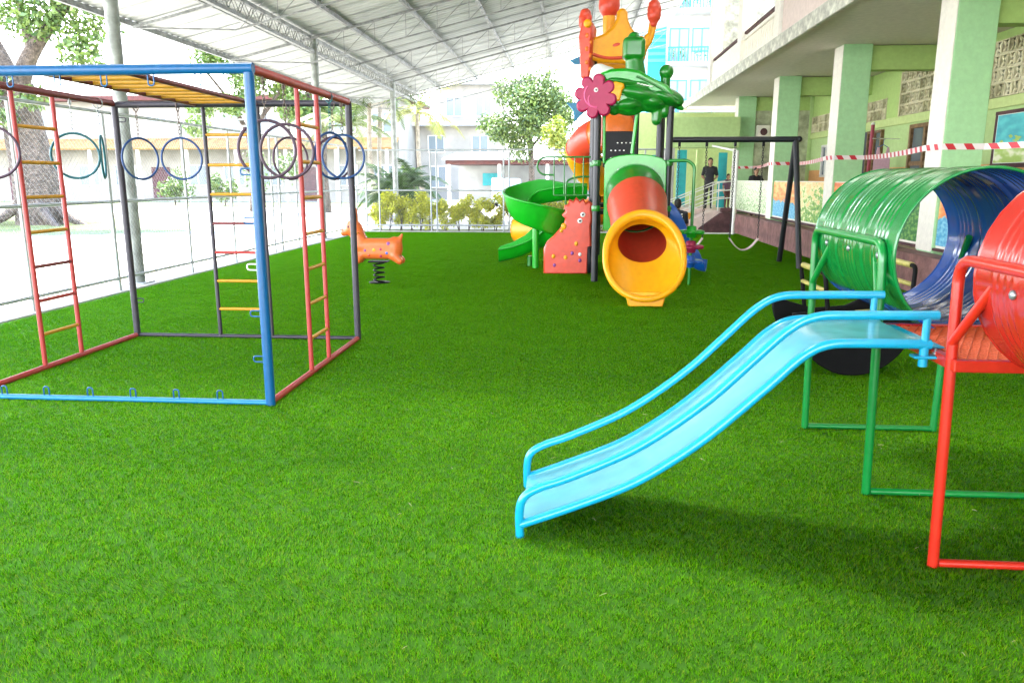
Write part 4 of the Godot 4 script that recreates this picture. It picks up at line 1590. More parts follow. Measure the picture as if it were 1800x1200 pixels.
func build_climbing_frame() -> void:
	var t := thing("climbing_frame", "cube shaped climbing frame of blue, red and dark painted pipes", "climbing frame")
	var L := -4.78
	var R := -2.3
	var F := -5.51
	var B := -7.95
	var H := 2.46
	pipe("top_bar", [V(L - 0.036, H, F), V(R + 0.036, H, F)], 0.037, M.blue_paint, t)
	pipe("post", [V(R, -0.01, F), V(R, H - 0.03, F)], 0.037, M.blue_paint, t)
	pipe("post", [V(L, -0.01, F), V(L, H - 0.03, F)], 0.037, M.blue_paint, t)
	pipe("ground_bar", [V(L, 0.018, F), V(R, 0.018, F)], 0.022, M.light_blue_pipe, t)
	for x in [L, R]:
		pipe("top_bar", [V(x, H, F - 0.036), V(x, H, B + 0.036)], 0.034, M.red_pipe if x == R else M.maroon_pipe, t)
		pipe("ground_bar", [V(x, 0.02, F - 0.03), V(x, 0.02, B + 0.03)], 0.026, M.red_pipe, t)
		pipe("post", [V(x, -0.01, B), V(x, H + 0.01, B)], 0.034, M.dark_pipe, t)
	pipe("top_bar", [V(L + 0.03, H - 0.01, B), V(R - 0.03, H - 0.01, B)], 0.033, M.dark_pipe, t)
	pipe("ground_bar", [V(L + 0.03, 0.02, B), V(R - 0.03, 0.02, B)], 0.022, M.dark_pipe, t)
	var ys := [0.32, 0.625, 0.93, 1.235, 1.54, 1.84, 2.145]
	ladder(t, V(R, 0, -6.46), V(R, 0, -6.95), 0.03, H - 0.03, ys, M.red_pipe, [M.yellow_pipe, M.yellow_pipe, M.yellow_pipe, M.yellow_pipe, M.yellow_pipe, M.yellow_pipe, M.yellow_pipe])
	ladder(t, V(L, 0, -6.44), V(L, 0, -6.97), 0.03, H - 0.03, ys, M.red_pipe, [M.yellow_pipe, M.red_pipe, M.maroon_pipe, M.yellow_pipe, M.yellow_pipe, M.yellow_pipe, M.yellow_pipe])
	ladder(t, V(-3.83, 0, B), V(-3.25, 0, B), 0.03, H - 0.04, ys, M.dark_pipe, [M.yellow_pipe, M.yellow_pipe, M.red_pipe, M.maroon_pipe, M.yellow_pipe, M.yellow_pipe, M.yellow_pipe])
	# overhead ladder
	var mb := MB.new()
	for x in [-3.90, -3.26]:
		mb.tube([V(x, H - 0.002, F - 0.03), V(x, H - 0.012, B + 0.03)], 0.023, 10)
	var ov := part("overhead_ladder", mb, M.maroon_pipe, t)
	for k in 9:
		var z := -5.68 - k * 0.262
		var r := MB.new()
		r.tube([V(-3.9, H - 0.002, z), V(-3.26, H - 0.002, z)], 0.021, 9)
		part("rung", r, M.yellow_pipe, ov)
	for x in [-4.43, -4.08, -3.72, -3.37, -3.02, -2.67]:
		mb = MB.new(); hook(mb, V(x, H - 0.036, F), Vector3.RIGHT, Vector3.DOWN)
		part("hook", mb, M.blue_paint, t)
		mb = MB.new(); hook(mb, V(x - 0.03, 0.03, F), Vector3.RIGHT, Vector3.UP)
		part("hook", mb, M.blue_paint, t)
	for y in [2.09, 1.75, 1.40, 1.06, 0.71, 0.36]:
		mb = MB.new(); hook(mb, V(R - 0.036, y, F), Vector3.UP, Vector3.LEFT)
		part("hook", mb, M.blue_paint if y < 1.8 and y != 1.06 else M.white_paint, t)
	for y in [2.3, 0.4]:
		mb = MB.new(); hook(mb, V(L + 0.034, y, B), Vector3.UP, Vector3.RIGHT)
		part("hook", mb, M.dark_pipe, t)
	# rings
	var yb := H - 0.0
	hanging_ring(V(R, yb, -5.76), 0.35, M.purple_ring, M.rust_chain, "purple ring hung next to the blue corner post")
	hanging_ring(V(R, yb, -6.17), 0.25, M.purple_ring, M.rust_chain, "purple ring hung between blue corner post and red ladder")
	hanging_ring(V(R, yb, -7.32), 1.05, M.navy_ring, M.teal_ring, "blue ring hung just beyond the red ladder with teal chain")
	hanging_ring(V(R, yb, -7.70), 0.2, M.navy_ring, M.rust_chain, "blue ring hung against the dark corner post")
	hanging_ring(V(-2.93, yb - 0.01, B), 0.95, M.purple_ring, M.rust_chain, "dark purple ring on the back bar near its dark ladder")
	hanging_ring(V(-2.47, yb - 0.01, B), 0.85, M.purple_ring, M.rust_chain, "dark purple ring on the back bar by the corner post")
	hanging_ring(V(-4.10, yb - 0.01, B), 0.15, M.navy_ring, M.rust_chain, "blue ring on the back bar beside its yellow rung ladder")
	hanging_ring(V(-4.55, yb - 0.01, B), 1.10, M.navy_ring, M.rust_chain, "blue ring turned sideways on the back bar by the dark corner")
	hanging_ring(V(L, yb, -7.22), 0.55, M.teal_ring, M.steel, "green ring on the maroon side bar, facing forward")
	hanging_ring(V(L, yb, -7.66), 2.05, M.teal_ring, M.steel, "green ring on the maroon side bar, seen edge on")
	hanging_ring(V(L, yb, -6.12), 0.45, M.purple_ring, M.rust_chain, "purple ring on the maroon side bar, on the yard side ladder's near side")

# ------------------------------------------------------------------ crawl tunnels
func barrel_arc(mb: MB, cx: float, cy: float, z0: float, z1: float, a0: float, a1: float, r: float, inner: bool) -> void:
	var prof := []
	var len := z0 - z1
	var steps := 96
	for i in steps + 1:
		var s := float(i) / steps
		var y := s * len
		var bump := 0.0
		for g in [0.17, 0.50, 0.83]:
			var u: float = (s - g) / 0.075
			if abs(u) < 1.0:
				bump = 0.0045 * (0.5 - 0.5 * cos(u * PI * 4.0))
		if abs(s - 0.335) < 0.02 or abs(s - 0.665) < 0.02:
			bump = -0.006
		prof.append(Vector2((r + bump) if not inner else (r - 0.007 + bump), y))
	if inner:
		prof.reverse()
	mb.lathe(prof, int((a1 - a0) / 0.075), Transform3D(Basis(V(1, 0, 0), V(0, 0, -1), V(0, 1, 0)), V(cx, cy, z0)), a0, a1)

func rim_arc(mb: MB, cx: float, cy: float, z: float, a0: float, a1: float, r: float) -> void:
	var pts := []
	for k in 33:
		var a: float = lerp(a0, a1, k / 32.0)
		pts.append(V(cx + cos(a) * r, cy + sin(a) * r, z))
	mb.tube(pts, 0.009, 6)

func tunnel_frame(t: Node3D, zn: float, zf: float, m: Material, far_ground: bool) -> void:
	for x in [1.63, 2.49]:
		var tx := 1.605 if x < 2.0 else 2.515
		pipe("side_frame", [V(x, 0.0, zn), V(tx, 1.375, zn - 0.03), V(tx, 1.375, zf - 0.03), V(x, 0.0, zf)], 0.023, m, t, 0.10)
		for q in [[zn, -1.0], [zf, 1.0]]:
			pipe("knee_brace", [V(tx + 0.002, 1.02, q[0] - 0.02), V(tx + (0.05 if x < 2.0 else -0.05), 1.345, q[0] - 0.02 + q[1] * 0.24)], 0.020, m, t)
	for z in [zn, zf]:
		pipe("ground_bar", [V(1.65, 0.018, z), V(2.47, 0.018, z)], 0.019, m, t)

func build_crawl_tunnels() -> void:
	var cx := 2.06
	var cy := 1.325
	var r := 0.435
	var t := thing("crawl_tunnel", "glossy ribbed green and blue barrel tunnel on a green pipe frame", "crawl tunnel")
	tunnel_frame(t, -4.11, -5.26, M.f_green, true)
	var s := deg_to_rad(42.0)
	var e := deg_to_rad(225.0)
	var mb := MB.new()
	barrel_arc(mb, cx, cy, -4.05, -5.36, s, e, r, false)
	barrel_arc(mb, cx, cy, -4.05, -5.36, deg_to_rad(128.0), e, r, true)
	rim_arc(mb, cx, cy, -4.05, s, e, r - 0.003)
	rim_arc(mb, cx, cy, -5.36, s, e, r - 0.003)
	part("barrel_half", mb, M.b_green, t)
	mb = MB.new()
	barrel_arc(mb, cx, cy, -4.05, -5.36, e, s + TAU, r, false)
	barrel_arc(mb, cx, cy, -4.05, -5.36, e, TAU + deg_to_rad(128.0), r, true)
	rim_arc(mb, cx, cy, -4.05, e, s + TAU, r - 0.003)
	rim_arc(mb, cx, cy, -5.36, e, s + TAU, r - 0.003)
	part("barrel_half", mb, M.b_blue, t)
	for q in [[-4.25, 1.30], [-5.1, 1.30], [-4.7, 1.30]]:
		var b := MB.new()
		b.ball(V(cx - r - 0.002, q[1], q[0]), V(0.012, 0.02, 0.02), 8)
		part("bolt", b, M.steel, t)
	t = thing("crawl_tunnel", "glossy ribbed red barrel tunnel on a red pipe frame with deck", "crawl tunnel")
	tunnel_frame(t, -2.1, -3.3, M.f_red, true)
	mb = MB.new()
	barrel_arc(mb, cx, cy, -1.98, -3.24, 0.0, TAU, r, false)
	barrel_arc(mb, cx, cy, -1.98, -3.24, 0.0, TAU, r, true)
	rim_arc(mb, cx, cy, -1.98, 0.0, TAU, r - 0.003)
	rim_arc(mb, cx, cy, -3.24, 0.0, TAU, r - 0.003)
	part("barrel", mb, M.b_red, t)
	for q in [-2.3, -2.6, -2.95]:
		var b := MB.new()
		b.ball(V(cx - r - 0.002, 1.28, q), V(0.012, 0.02, 0.02), 8)
		part("bolt", b, M.steel, t)
	# deck between the two tunnels: angle frame, plate with raised diamond ribs
	var fr := MB.new()
	fr.bx(1.60, 2.52, 0.905, 0.955, -3.30, -3.26, 0.004)
	fr.bx(1.60, 2.52, 0.905, 0.955, -4.14, -4.10, 0.004)
	fr.bx(1.60, 1.64, 0.905, 0.954, -4.10, -3.30, 0.004)
	fr.bx(2.48, 2.52, 0.905, 0.954, -4.10, -3.30, 0.004)
	var dk := part("deck_frame", fr, M.f_red, t)
	var pl := MB.new()
	pl.bx(1.64, 2.48, 0.935, 0.944, -4.10, -3.30)
	part("deck_plate", pl, M.deck_orange, dk)
	var ribs := MB.new()
	var sp := 0.042
	var k := -20
	while k < 42:
		for sg in [1.0, -1.0]:
			var pts := []
			for q in 2:
				var z := -4.10 if q == 0 else -3.30
				pts.append(V(1.64 + k * sp + (z + 4.10) * sg * 0.55, 0.945, z))
			var a: Vector3 = pts[0]
			var b: Vector3 = pts[1]
			var t0 := 0.0
			var t1 := 1.0
			var dx := b.x - a.x
			var ta := (1.645 - a.x) / dx
			var tb := (2.475 - a.x) / dx
			t0 = max(0.0, min(ta, tb)); t1 = min(1.0, max(ta, tb))
			if t1 - t0 > 0.02:
				ribs.tube([a.lerp(b, t0), a.lerp(b, t1)], 0.0045, 4)
		k += 1
	var rb := part("diamond_ribs", ribs, M.deck_orange, dk)
	rb.set_meta("kind", "stuff")

# ------------------------------------------------------------------ steel slide
func prof3(pts: Array, z: float) -> Array:
	var out := []
	for p in pts:
		out.append(V(p[0], p[1], z))
	return out

func build_metal_slide() -> void:
	var t := thing("steel_slide", "sky blue metal slide with double handrails leading down from the orange deck", "slide")
	var low := [[1.58, 0.985], [1.30, 0.985], [1.14, 0.975], [1.03, 0.915], [0.89, 0.775], [0.65, 0.545], [0.46, 0.395], [0.27, 0.275], [0.0, 0.155], [-0.235, 0.062]]
	var high := [[1.60, 1.115], [1.25, 1.11], [1.08, 1.10], [0.96, 1.035], [0.80, 0.875], [0.64, 0.715], [0.45, 0.56], [0.26, 0.435], [0.0, 0.31], [-0.14, 0.255], [-0.215, 0.205], [-0.238, 0.13], [-0.236, -0.005]]
	for z in [-3.45, -4.06]:
		var mb := MB.new()
		mb.tube(spline(prof3(low, z), 6), 0.022, 12)
		part("lower_rail", mb, M.f_sky, t)
		mb = MB.new()
		mb.tube(spline(prof3(high, z), 6), 0.021, 12)
		part("handrail", mb, M.f_sky, t)
		mb = MB.new()
		mb.tube([V(1.555, 0.985, z), V(1.555, 1.11, z)], 0.017, 10)
		mb.tube([V(1.555, 0.985, z), V(1.555, 0.885, z)], 0.020, 10)
		mb.box(V(1.565, 0.93, z), V(0.12, 0.012, 0.06), Basis.IDENTITY, 0.003)
		var br := part("bracket", mb, M.f_sky, t)
		mb = MB.new()
		mb.lathe([Vector2(0, 0.0), Vector2(0.014, 0.0), Vector2(0.014, 0.012), Vector2(0.006, 0.014), Vector2(0.006, 0.03), Vector2(0, 0.03)], 6, Transform3D(Basis.IDENTITY, V(1.605, 0.937, z)))
		part("bolt", mb, M.steel, br)
	# bed: rolled sheet with turned-up edges
	var path := spline(prof3(low, 0.0), 6)
	var rows := []
	for p in path:
		var r := []
		for q in [[-4.045, 0.004], [-4.04, 0.0], [-4.03, -0.004], [-4.0, -0.008], [-3.755, -0.012], [-3.51, -0.008], [-3.48, -0.004], [-3.466, 0.002]]:
			r.append(V(p.x, p.y + q[1] + 0.004, q[0]))
		rows.append(r)
	var bed := MB.new()
	bed.shell(rows, 0.003)
	part("slide_bed", bed, M.slide_bed, t)
	# lip joining the bed to the deck
	var lip := MB.new()
	lip.bx(1.57, 1.66, 0.958, 0.966, -4.03, -3.49, 0.002)
	part("deck_lip", lip, M.f_sky, t)

# ------------------------------------------------------------------ rocking boat behind the tunnel
func build_rocking_boat() -> void:
	var t := thing("rocking_boat", "black half moon rocking boat with faded yellow handles behind the green tunnel", "rocker", V(2.5, 0.0, -7.15))
	var b := Basis(Vector3.BACK, deg_to_rad(5.0))
	var prof := PackedVector2Array()
	for k in 25:
		var a := PI + PI * k / 24.0
		prof.append(Vector2(cos(a) * 0.53, 0.60 + sin(a) * 0.595))
	for p in [Vector2(0.42, 0.60), Vector2(0.15, 0.50), Vector2(-0.15, 0.50), Vector2(-0.42, 0.60)]:
		prof.append(p)
	for z in [0.36, -0.36]:
		var mb := MB.new()
		mb.extrude(prof, 0.05, Transform3D(b, V(0, 0, z)), 0.008)
		part("side_panel", mb, M.rubber, t)
	for x in [-0.25, 0.50]:
		var mb := MB.new()
		mb.tube(fil([b * V(x * 0.9, 0.5, 0.36), b * V(x, 0.93, 0.36), b * V(x, 0.93, -0.36), b * V(x * 0.9, 0.5, -0.36)], 0.06), 0.02, 9)
		part("handle_frame", mb, M.rubber, t)
		mb = MB.new()
		mb.tube([b * V(x, 0.931, 0.28), b * V(x, 0.931, -0.28)], 0.027, 9)
		part("grip", mb, M.old_yellow, t)
		mb = MB.new()
		mb.tube([b * V(x * 0.97, 0.77, 0.34), b * V(x * 0.97, 0.77, -0.34)], 0.02, 9)
		part("back_bar", mb, M.old_yellow, t)
		mb = MB.new()
		mb.box(b * V(x * 0.72, 0.44, 0), V(0.26, 0.03, 0.66), b, 0.006)
		part("seat_board", mb, M.old_yellow, t)
	var fm := MB.new()
	fm.box(b * V(0, 0.16, 0), V(0.5, 0.02, 0.66), b, 0.004)
	part("foot_board", fm, M.rubber, t)

# ------------------------------------------------------------------ swings
func build_swing_set() -> void:
	var t := thing("swing_stand", "dark pipe swing frame with splayed legs beside the play tower", "swing frame")
	var Z := -15.8
	pipe("beam", [V(1.88, 2.45, Z), V(4.34, 2.45, Z)], 0.055, M.post_dark, t)
	pipe("leg", [V(4.28, 2.45, Z), V(4.35, 0.0, -15.18)], 0.055, M.post_dark, t)
	pipe("leg", [V(4.28, 2.45, Z), V(4.30, 0.0, -16.46)], 0.055, M.post_dark, t)
	pipe("leg", [V(1.86, 0.0, Z), V(1.86, 2.66, Z)], 0.06, M.post_dark, t)
	var mb := MB.new()
	mb.ball(V(4.34, 2.45, Z), V(0.062, 0.062, 0.062), 12)
	part("end_cap", mb, M.post_dark, t)
	var spots := [[2.05, 2.58], [3.13, 3.67]]
	for i in 2:
		var xa: float = spots[i][0]
		var xb: float = spots[i][1]
		var s := thing("swing", ["pale sling swing hung near the play tower", "pale sling swing hung near the splayed legs"][i], "swing", V((xa + xb) * 0.5, 2.4, Z), 0.0, "swings under the dark beam")
		var w := (xb - xa) * 0.5
		for sg in [-1.0, 1.0]:
			var hg := MB.new()
			hg.box(V(sg * w, -0.035, 0), V(0.05, 0.09, 0.05), Basis.IDENTITY, 0.008)
			part("hanger", hg, M.p_black, s)
			part("chain", chain(V(sg * w, -0.07, 0), V(sg * w * 1.02, -1.86, 0), 0.06, 0.006), M.post_dark, s)
		# sling seat
		var rows := []
		for k in 19:
			var u := -1.0 + 2.0 * k / 18.0
			var r := []
			for q in [-0.085, 0.0, 0.085]:
				r.append(V(u * w * 1.02, -2.09 + 0.23 * u * u - 0.01 * (1.0 - abs(q) / 0.085), q))
			rows.append(r)
		var seat := MB.new()
		seat.shell(rows, 0.012)
		part("seat", seat, M.tile_pink, s)

# ------------------------------------------------------------------ spring rider
func build_spring_rider() -> void:
	var t := thing("spring_rider", "orange plastic fawn shaped spring rider with coloured spots", "spring rider", V(-3.22, 0.0, -12.53))
	var mb := MB.new()
	mb.lathe([Vector2(0, 0), Vector2(0.17, 0), Vector2(0.17, 0.02), Vector2(0, 0.02)], 24)
	part("base_plate", mb, M.p_black, t)
	var pts := []
	for k in 81:
		var a := TAU * 4.2 * k / 80.0
		pts.append(V(cos(a) * 0.085, 0.02 + 0.33 * k / 80.0, sin(a) * 0.085))
	mb = MB.new()
	mb.tube(pts, 0.014, 8)
	part("spring", mb, M.p_black, t)
	mb = MB.new()
	mb.bx(-0.16, 0.16, 0.345, 0.37, -0.1, 0.1, 0.005)
	part("mounting_plate", mb, M.p_black, t)
	var b := Basis(Vector3.BACK, 0.0)
	mb = MB.new()
	solid(mb, [
		rbox(V(0.02, 0.57, 0), V(0.34, 0.17, 0.13), 0.10), ell(V(-0.3, 0.6, 0), V(0.13, 0.2, 0.13)), ell(V(0.28, 0.58, 0), V(0.13, 0.19, 0.125)),
		cap(V(-0.29, 0.62, 0), V(-0.36, 0.86, 0), 0.135, 0.12), ell(V(-0.40, 0.91, 0), V(0.14, 0.135, 0.12)), cap(V(-0.45, 0.87, 0), V(-0.57, 0.83, 0), 0.085, 0.055),
		cap(V(-0.37, 0.98, 0.06), V(-0.34, 1.21, 0.09), 0.06, 0.032), cap(V(-0.40, 0.98, -0.06), V(-0.42, 1.19, -0.09), 0.06, 0.032),
		cap(V(0.34, 0.68, 0), V(0.405, 0.80, 0), 0.06, 0.02),
		cap(V(-0.30, 0.45, 0.07), V(-0.33, 0.385, 0.075), 0.075, 0.065), cap(V(-0.30, 0.45, -0.07), V(-0.33, 0.385, -0.075), 0.075, 0.065),
		cap(V(0.28, 0.45, 0.07), V(0.37, 0.375, 0.075), 0.075, 0.06), cap(V(0.28, 0.45, -0.07), V(0.37, 0.375, -0.075), 0.075, 0.06)], 0.013, 0.03)
	var body := part("body", mb, M.deer_orange, t)
	var spots := [[0.20, 0.66, M.p_purple, 0.035], [-0.04, 0.56, M.p_yellow, 0.04], [-0.19, 0.55, M.p_purple, 0.03], [0.17, 0.51, M.p_blue, 0.032], [-0.13, 0.47, M.p_red, 0.025], [0.07, 0.46, M.p_pink, 0.024], [0.07, 0.57, M.p_pink, 0.03]]
	for q in spots:
		mb = MB.new()
		mb.ball(V(q[0], q[1], 0.118), V(q[3], q[3], 0.018), 14)
		part("spot", mb, q[2], body)
	for sg in [-1.0, 1.0]:
		mb = MB.new()
		mb.ball(V(-0.46, 0.93, 0.098 * sg), V(0.022, 0.026, 0.02), 12)
		part("eye", mb, M.eye_black, body)
		mb = MB.new()
		mb.tube([V(-0.30, 0.83, 0.10 * sg), V(-0.29, 0.84, 0.24 * sg)], 0.016, 9)
		part("hand_grip", mb, M.p_yellow, t)

# ------------------------------------------------------------------ play tower
func sweep_trough(mb: MB, path: Array, width: float, wall: float, th: float, bank: Array) -> void:
	# open U channel along a path; bank[i] raises the outer wall
	var rows := []
	var m := path.size()
	for i in m:
		var tan: Vector3 = (path[min(i + 1, m - 1)] - path[max(i - 1, 0)]).normalized()
		var sd := Vector3.UP.cross(tan).normalized()
		var r := []
		for k in 15:
			var u := -1.0 + k / 7.0
			var h: float = pow(abs(u), 2.4) * (wall + (bank[i] if u < 0 else 0.0))
			r.append(path[i] + sd * u * width * 0.5 + Vector3.UP * h)
		rows.append(r)
	mb.shell(rows, th)
	for e in [0, 14]:
		var pts := []
		for i in m:
			pts.append(rows[i][e])
		mb.tube(pts, 0.022, 8)

func tube_rings(mb: MB, path: Array, rad: Array, th := 0.012, seg := 32) -> void:
	# hollow pipe along a path with thickness
	var outr := []
	var inr := []
	var m := path.size()
	var up := Vector3.UP
	for i in m:
		var tan: Vector3 = (path[min(i + 1, m - 1)] - path[max(i - 1, 0)]).normalized()
		up = (up - tan * up.dot(tan)).normalized()
		var sd := tan.cross(up)
		var a := []
		var b := []
		for k in seg:
			var t := TAU * k / seg
			var d := up * cos(t) + sd * sin(t)
			a.append(path[i] + d * rad[i]); b.append(path[i] + d * (rad[i] - th))
		outr.append(a); inr.append(b)
	mb.grid(outr, true, true)
	mb.grid(inr, false, true)
	for e in [0, m - 1]:
		mb.tube(outr[e], th * 1.1, 6, true)

func petal_outline(n: int, r0: float, r1: float, steps: int) -> PackedVector2Array:
	var out := PackedVector2Array()
	for k in steps:
		var a := TAU * k / steps
		var f: float = abs(sin(a * n * 0.5))
		var r: float = lerp(r0, r1, pow(f, 0.45))
		out.append(Vector2(cos(a), sin(a)) * r)
	return out

func build_play_tower() -> void:
	var t := thing("play_tower", "colourful play tower with crown roof, green turret, tube slide and rooster climber", "play tower")
	# posts
	var posts := [[0.36, -12.98, 2.9], [1.52, -12.98, 2.86], [0.34, -14.2, 2.95], [1.52, -14.2, 2.9], [0.34, -15.5, 4.0], [1.17, -15.5, 4.0], [1.40, -13.3, 2.78]]
	for q in posts:
		var p := pipe("post", [V(q[0], 0, q[1]), V(q[0], q[2], q[1])], 0.057, M.post_dark, t, 0.0, 18)
		for y in [1.22, 1.95]:
			if q[2] < 3.5:
				var c := MB.new()
				c.lathe([Vector2(0.058, -0.045), Vector2(0.075, -0.04), Vector2(0.075, 0.04), Vector2(0.058, 0.045)], 18, Transform3D(Basis.IDENTITY, V(q[0], y, q[1])))
				part("clamp", c, M.p_green_dark, p)
	# decks
	for q in [[0.36, 1.52, -14.2, -12.98, 1.18], [0.34, 1.52, -15.5, -14.2, 1.25], [0.34, 1.17, -16.1, -15.5, 2.1]]:
		var mb := MB.new()
		mb.bx(q[0] + 0.02, q[1] - 0.02, q[4] - 0.06, q[4], q[2] + 0.02, q[3] - 0.02, 0.01)
		part("deck", mb, M.rubber, t)
	# green tube panel with arch top
	var pan := PackedVector2Array()
	pan.append(Vector2(-0.50, -0.55))
	pan.append(Vector2(0.50, -0.55))
	for k in 13:
		var a := PI * k / 12.0
		var u := cos(a)
		pan.append(Vector2(u * 0.50, 0.50 + 0.17 * pow(max(sin(a), 0.0), 0.8)))
	var mb := MB.new()
	mb.extrude(pan, 0.07, Transform3D(Basis.IDENTITY, V(0.985, 1.42, -12.93)), 0.015)
	var gp := part("tube_panel", mb, M.p_green, t)
	for x in [-0.27, 0.27]:
		var d := MB.new()
		d.ball(V(0.985 + x, 1.83, -12.89), V(0.03, 0.03, 0.012), 10)
		part("bolt_cap", d, M.p_white, gp)
	# tube slide: green collar, red pipe, yellow mouth
	var ts := Node3D.new()
	ts.name = "tube_slide"
	t.add_child(ts, true)
	mb = MB.new()
	tube_rings(mb, [V(0.985, 1.46, -12.9), V(0.985, 1.42, -12.7), V(0.985, 1.36, -12.5), V(0.985, 1.28, -12.3)], [0.47, 0.465, 0.455, 0.445])
	part("collar", mb, M.p_green_dark, ts)
	mb = MB.new()
	var rp := [V(0.985, 1.44, -12.86), V(0.985, 1.39, -12.6), V(0.985, 1.30, -12.36), V(0.985, 1.30, -12.34), V(0.985, 1.20, -12.1), V(0.98, 1.07, -11.8), V(0.975, 0.95, -11.5), V(0.97, 0.86, -11.22), V(0.968, 0.83, -11.10)]
	tube_rings(mb, rp, [0.43, 0.43, 0.43, 0.47, 0.44, 0.43, 0.43, 0.43, 0.43])
	part("pipe", mb, M.p_tube, ts)
	# mouth: loft from the pipe end to a wide tilted rim
	var rim_c := V(0.975, 0.66, -10.66)
	var ra := V(0, 0.55, -0.30)
	var rows := []
	for i in 9:
		var s := i / 8.0
		var r := []
		for k in 48:
			var a := TAU * k / 48.0
			var p0 := V(0.965 + sin(a) * 0.355, 0.81 + cos(a) * 0.275, -10.99 + cos(a) * -0.10)
			var wide: float = 0.53 + 0.035 * max(-cos(a), 0.0)
			var p1 := rim_c + ra * cos(a) + V(sin(a) * wide, 0, 0)
			var p := p0.lerp(p1, s)
			# belly: the scoop swells out and keeps low in the middle
			p += V(sin(a) * 0.03, 0.03 * cos(a) if cos(a) > 0 else 0.02 * cos(a), 0.05 * max(cos(a), 0.0)) * sin(PI * s)
			r.append(p)
		rows.append(r)
	mb = MB.new()
	mb.grid(rows, true, true)
	var inn := []
	for i in rows.size():
		var r := []
		for k in 48:
			var a := TAU * k / 48.0
			r.append(rows[i][k] - V(sin(a), cos(a), 0) * 0.014)
		inn.append(r)
	mb.grid(inn, false, true)
	var rimp := []
	for k in 48:
		var a := TAU * k / 48.0
		rimp.append(rows[8][k])
	var rr := []
	for k in 48:
		var a := TAU * k / 48.0
		rr.append(0.045 + 0.03 * max(cos(a), 0.0))
	mb.tube(rimp, rr, 12, true)
	part("mouth", mb, M.p_mouth, ts)
	mb = MB.new()
	mb.extrude(PackedVector2Array([Vector2(-0.23, 0.0), Vector2(0.23, 0.0), Vector2(0.28, 0.2), Vector2(-0.28, 0.2)]), 0.2, Transform3D(Basis.IDENTITY, V(0.99, 0.0, -10.5)), 0.02)
	part("foot", mb, M.p_yellow, ts)
	# info panel with rows of white dots, green side pipes, orange drum behind
	mb = MB.new()
	mb.bx(0.50, 1.10, 1.90, 2.52, -14.16, -14.12, 0.006)
	var ip := part("dot_panel", mb, M.p_black, t)
	for r in 3:
		for k in (5 if r == 0 else 4):
			var d := MB.new()
			d.ball(V(0.64 + k * 0.075 + (0.11 if r == 0 else 0.0), 2.32 - r * 0.13, -14.118), V(0.017, 0.012, 0.006), 8)
			part("dot", d, M.p_white, ip)
	mb = MB.new()
	mb.bx(0.50, 1.12, 2.30, 2.98, -15.44, -15.38, 0.01)
	var op := part("slide_panel", mb, M.p_red, t)
	mb = MB.new()
	mb.lathe([Vector2(0.0, 0.05), Vector2(0.20, 0.045), Vector2(0.285, 0.02), Vector2(0.295, 0.0)], 30, Transform3D(Basis(Vector3.RIGHT, PI * 0.5), V(0.83, 2.68, -15.38)))
	part("drum", mb, M.p_orange, op)
	pipe("roof_support", [V(0.475, 1.95, -13.0), V(0.46, 2.86, -13.0)], 0.026, M.p_green, t)
	pipe("roof_support", [V(0.93, 2.1, -13.0), V(1.0, 2.82, -13.0)], 0.03, M.p_green, t)
	# leafy green roof with turrets
	mb = MB.new()
	var tilt := Basis(Vector3.BACK, -0.22)
	solid(mb, [
		ell(V(1.0, 3.02, -13.2), V(0.50, 0.17, 0.50), tilt), ell(V(0.74, 3.20, -13.15), V(0.40, 0.085, 0.42), Basis(Vector3.BACK, -0.16)),
		ell(V(0.84, 2.86, -13.05), V(0.27, 0.13, 0.30)), ell(V(1.20, 2.90, -13.05), V(0.26, 0.12, 0.30), Basis(Vector3.BACK, -0.2)), ell(V(1.42, 2.96, -13.05), V(0.27, 0.10, 0.32), Basis(Vector3.BACK, -0.42)),
		ell(V(0.86, 2.90, -12.96), V(0.29, 0.21, 0.13)), ell(V(1.20, 2.93, -12.96), V(0.27, 0.19, 0.13)), ell(V(0.62, 3.10, -12.98), V(0.25, 0.17, 0.2)), ell(V(1.50, 2.98, -12.98), V(0.24, 0.12, 0.16), Basis(Vector3.BACK, -0.4)), ell(V(1.0, 3.14, -13.0), V(0.34, 0.15, 0.2)),
		cap(V(1.45, 2.95, -13.0), V(1.70, 2.80, -13.0), 0.10, 0.035), cap(V(0.45, 2.86, -13.0), V(0.62, 2.80, -13.0), 0.06, 0.1),
		cap(V(0.97, 3.2, -13.1), V(0.93, 3.55, -13.1), 0.175, 0.145), rbox(V(0.91, 3.73, -13.1), V(0.175, 0.165, 0.175), 0.07), cap(V(0.91, 3.86, -13.1), V(0.91, 3.89, -13.1), 0.12, 0.10),
		cap(V(1.42, 2.75, -13.0), V(1.42, 3.25, -13.0), 0.095, 0.075), ell(V(1.43, 3.36, -13.0), V(0.115, 0.115, 0.115)),
		cap(V(1.30, 2.62, -12.98), V(1.32, 2.9, -13.0), 0.08, 0.11), cap(V(0.42, 3.30, -13.1), V(0.9, 3.2, -13.15), 0.03, 0.05)], 0.018, 0.025)
	var gr := part("turret_roof", mb, M.p_green_dark, t)
	# scalloped leaf fascia in front
	mb = MB.new()
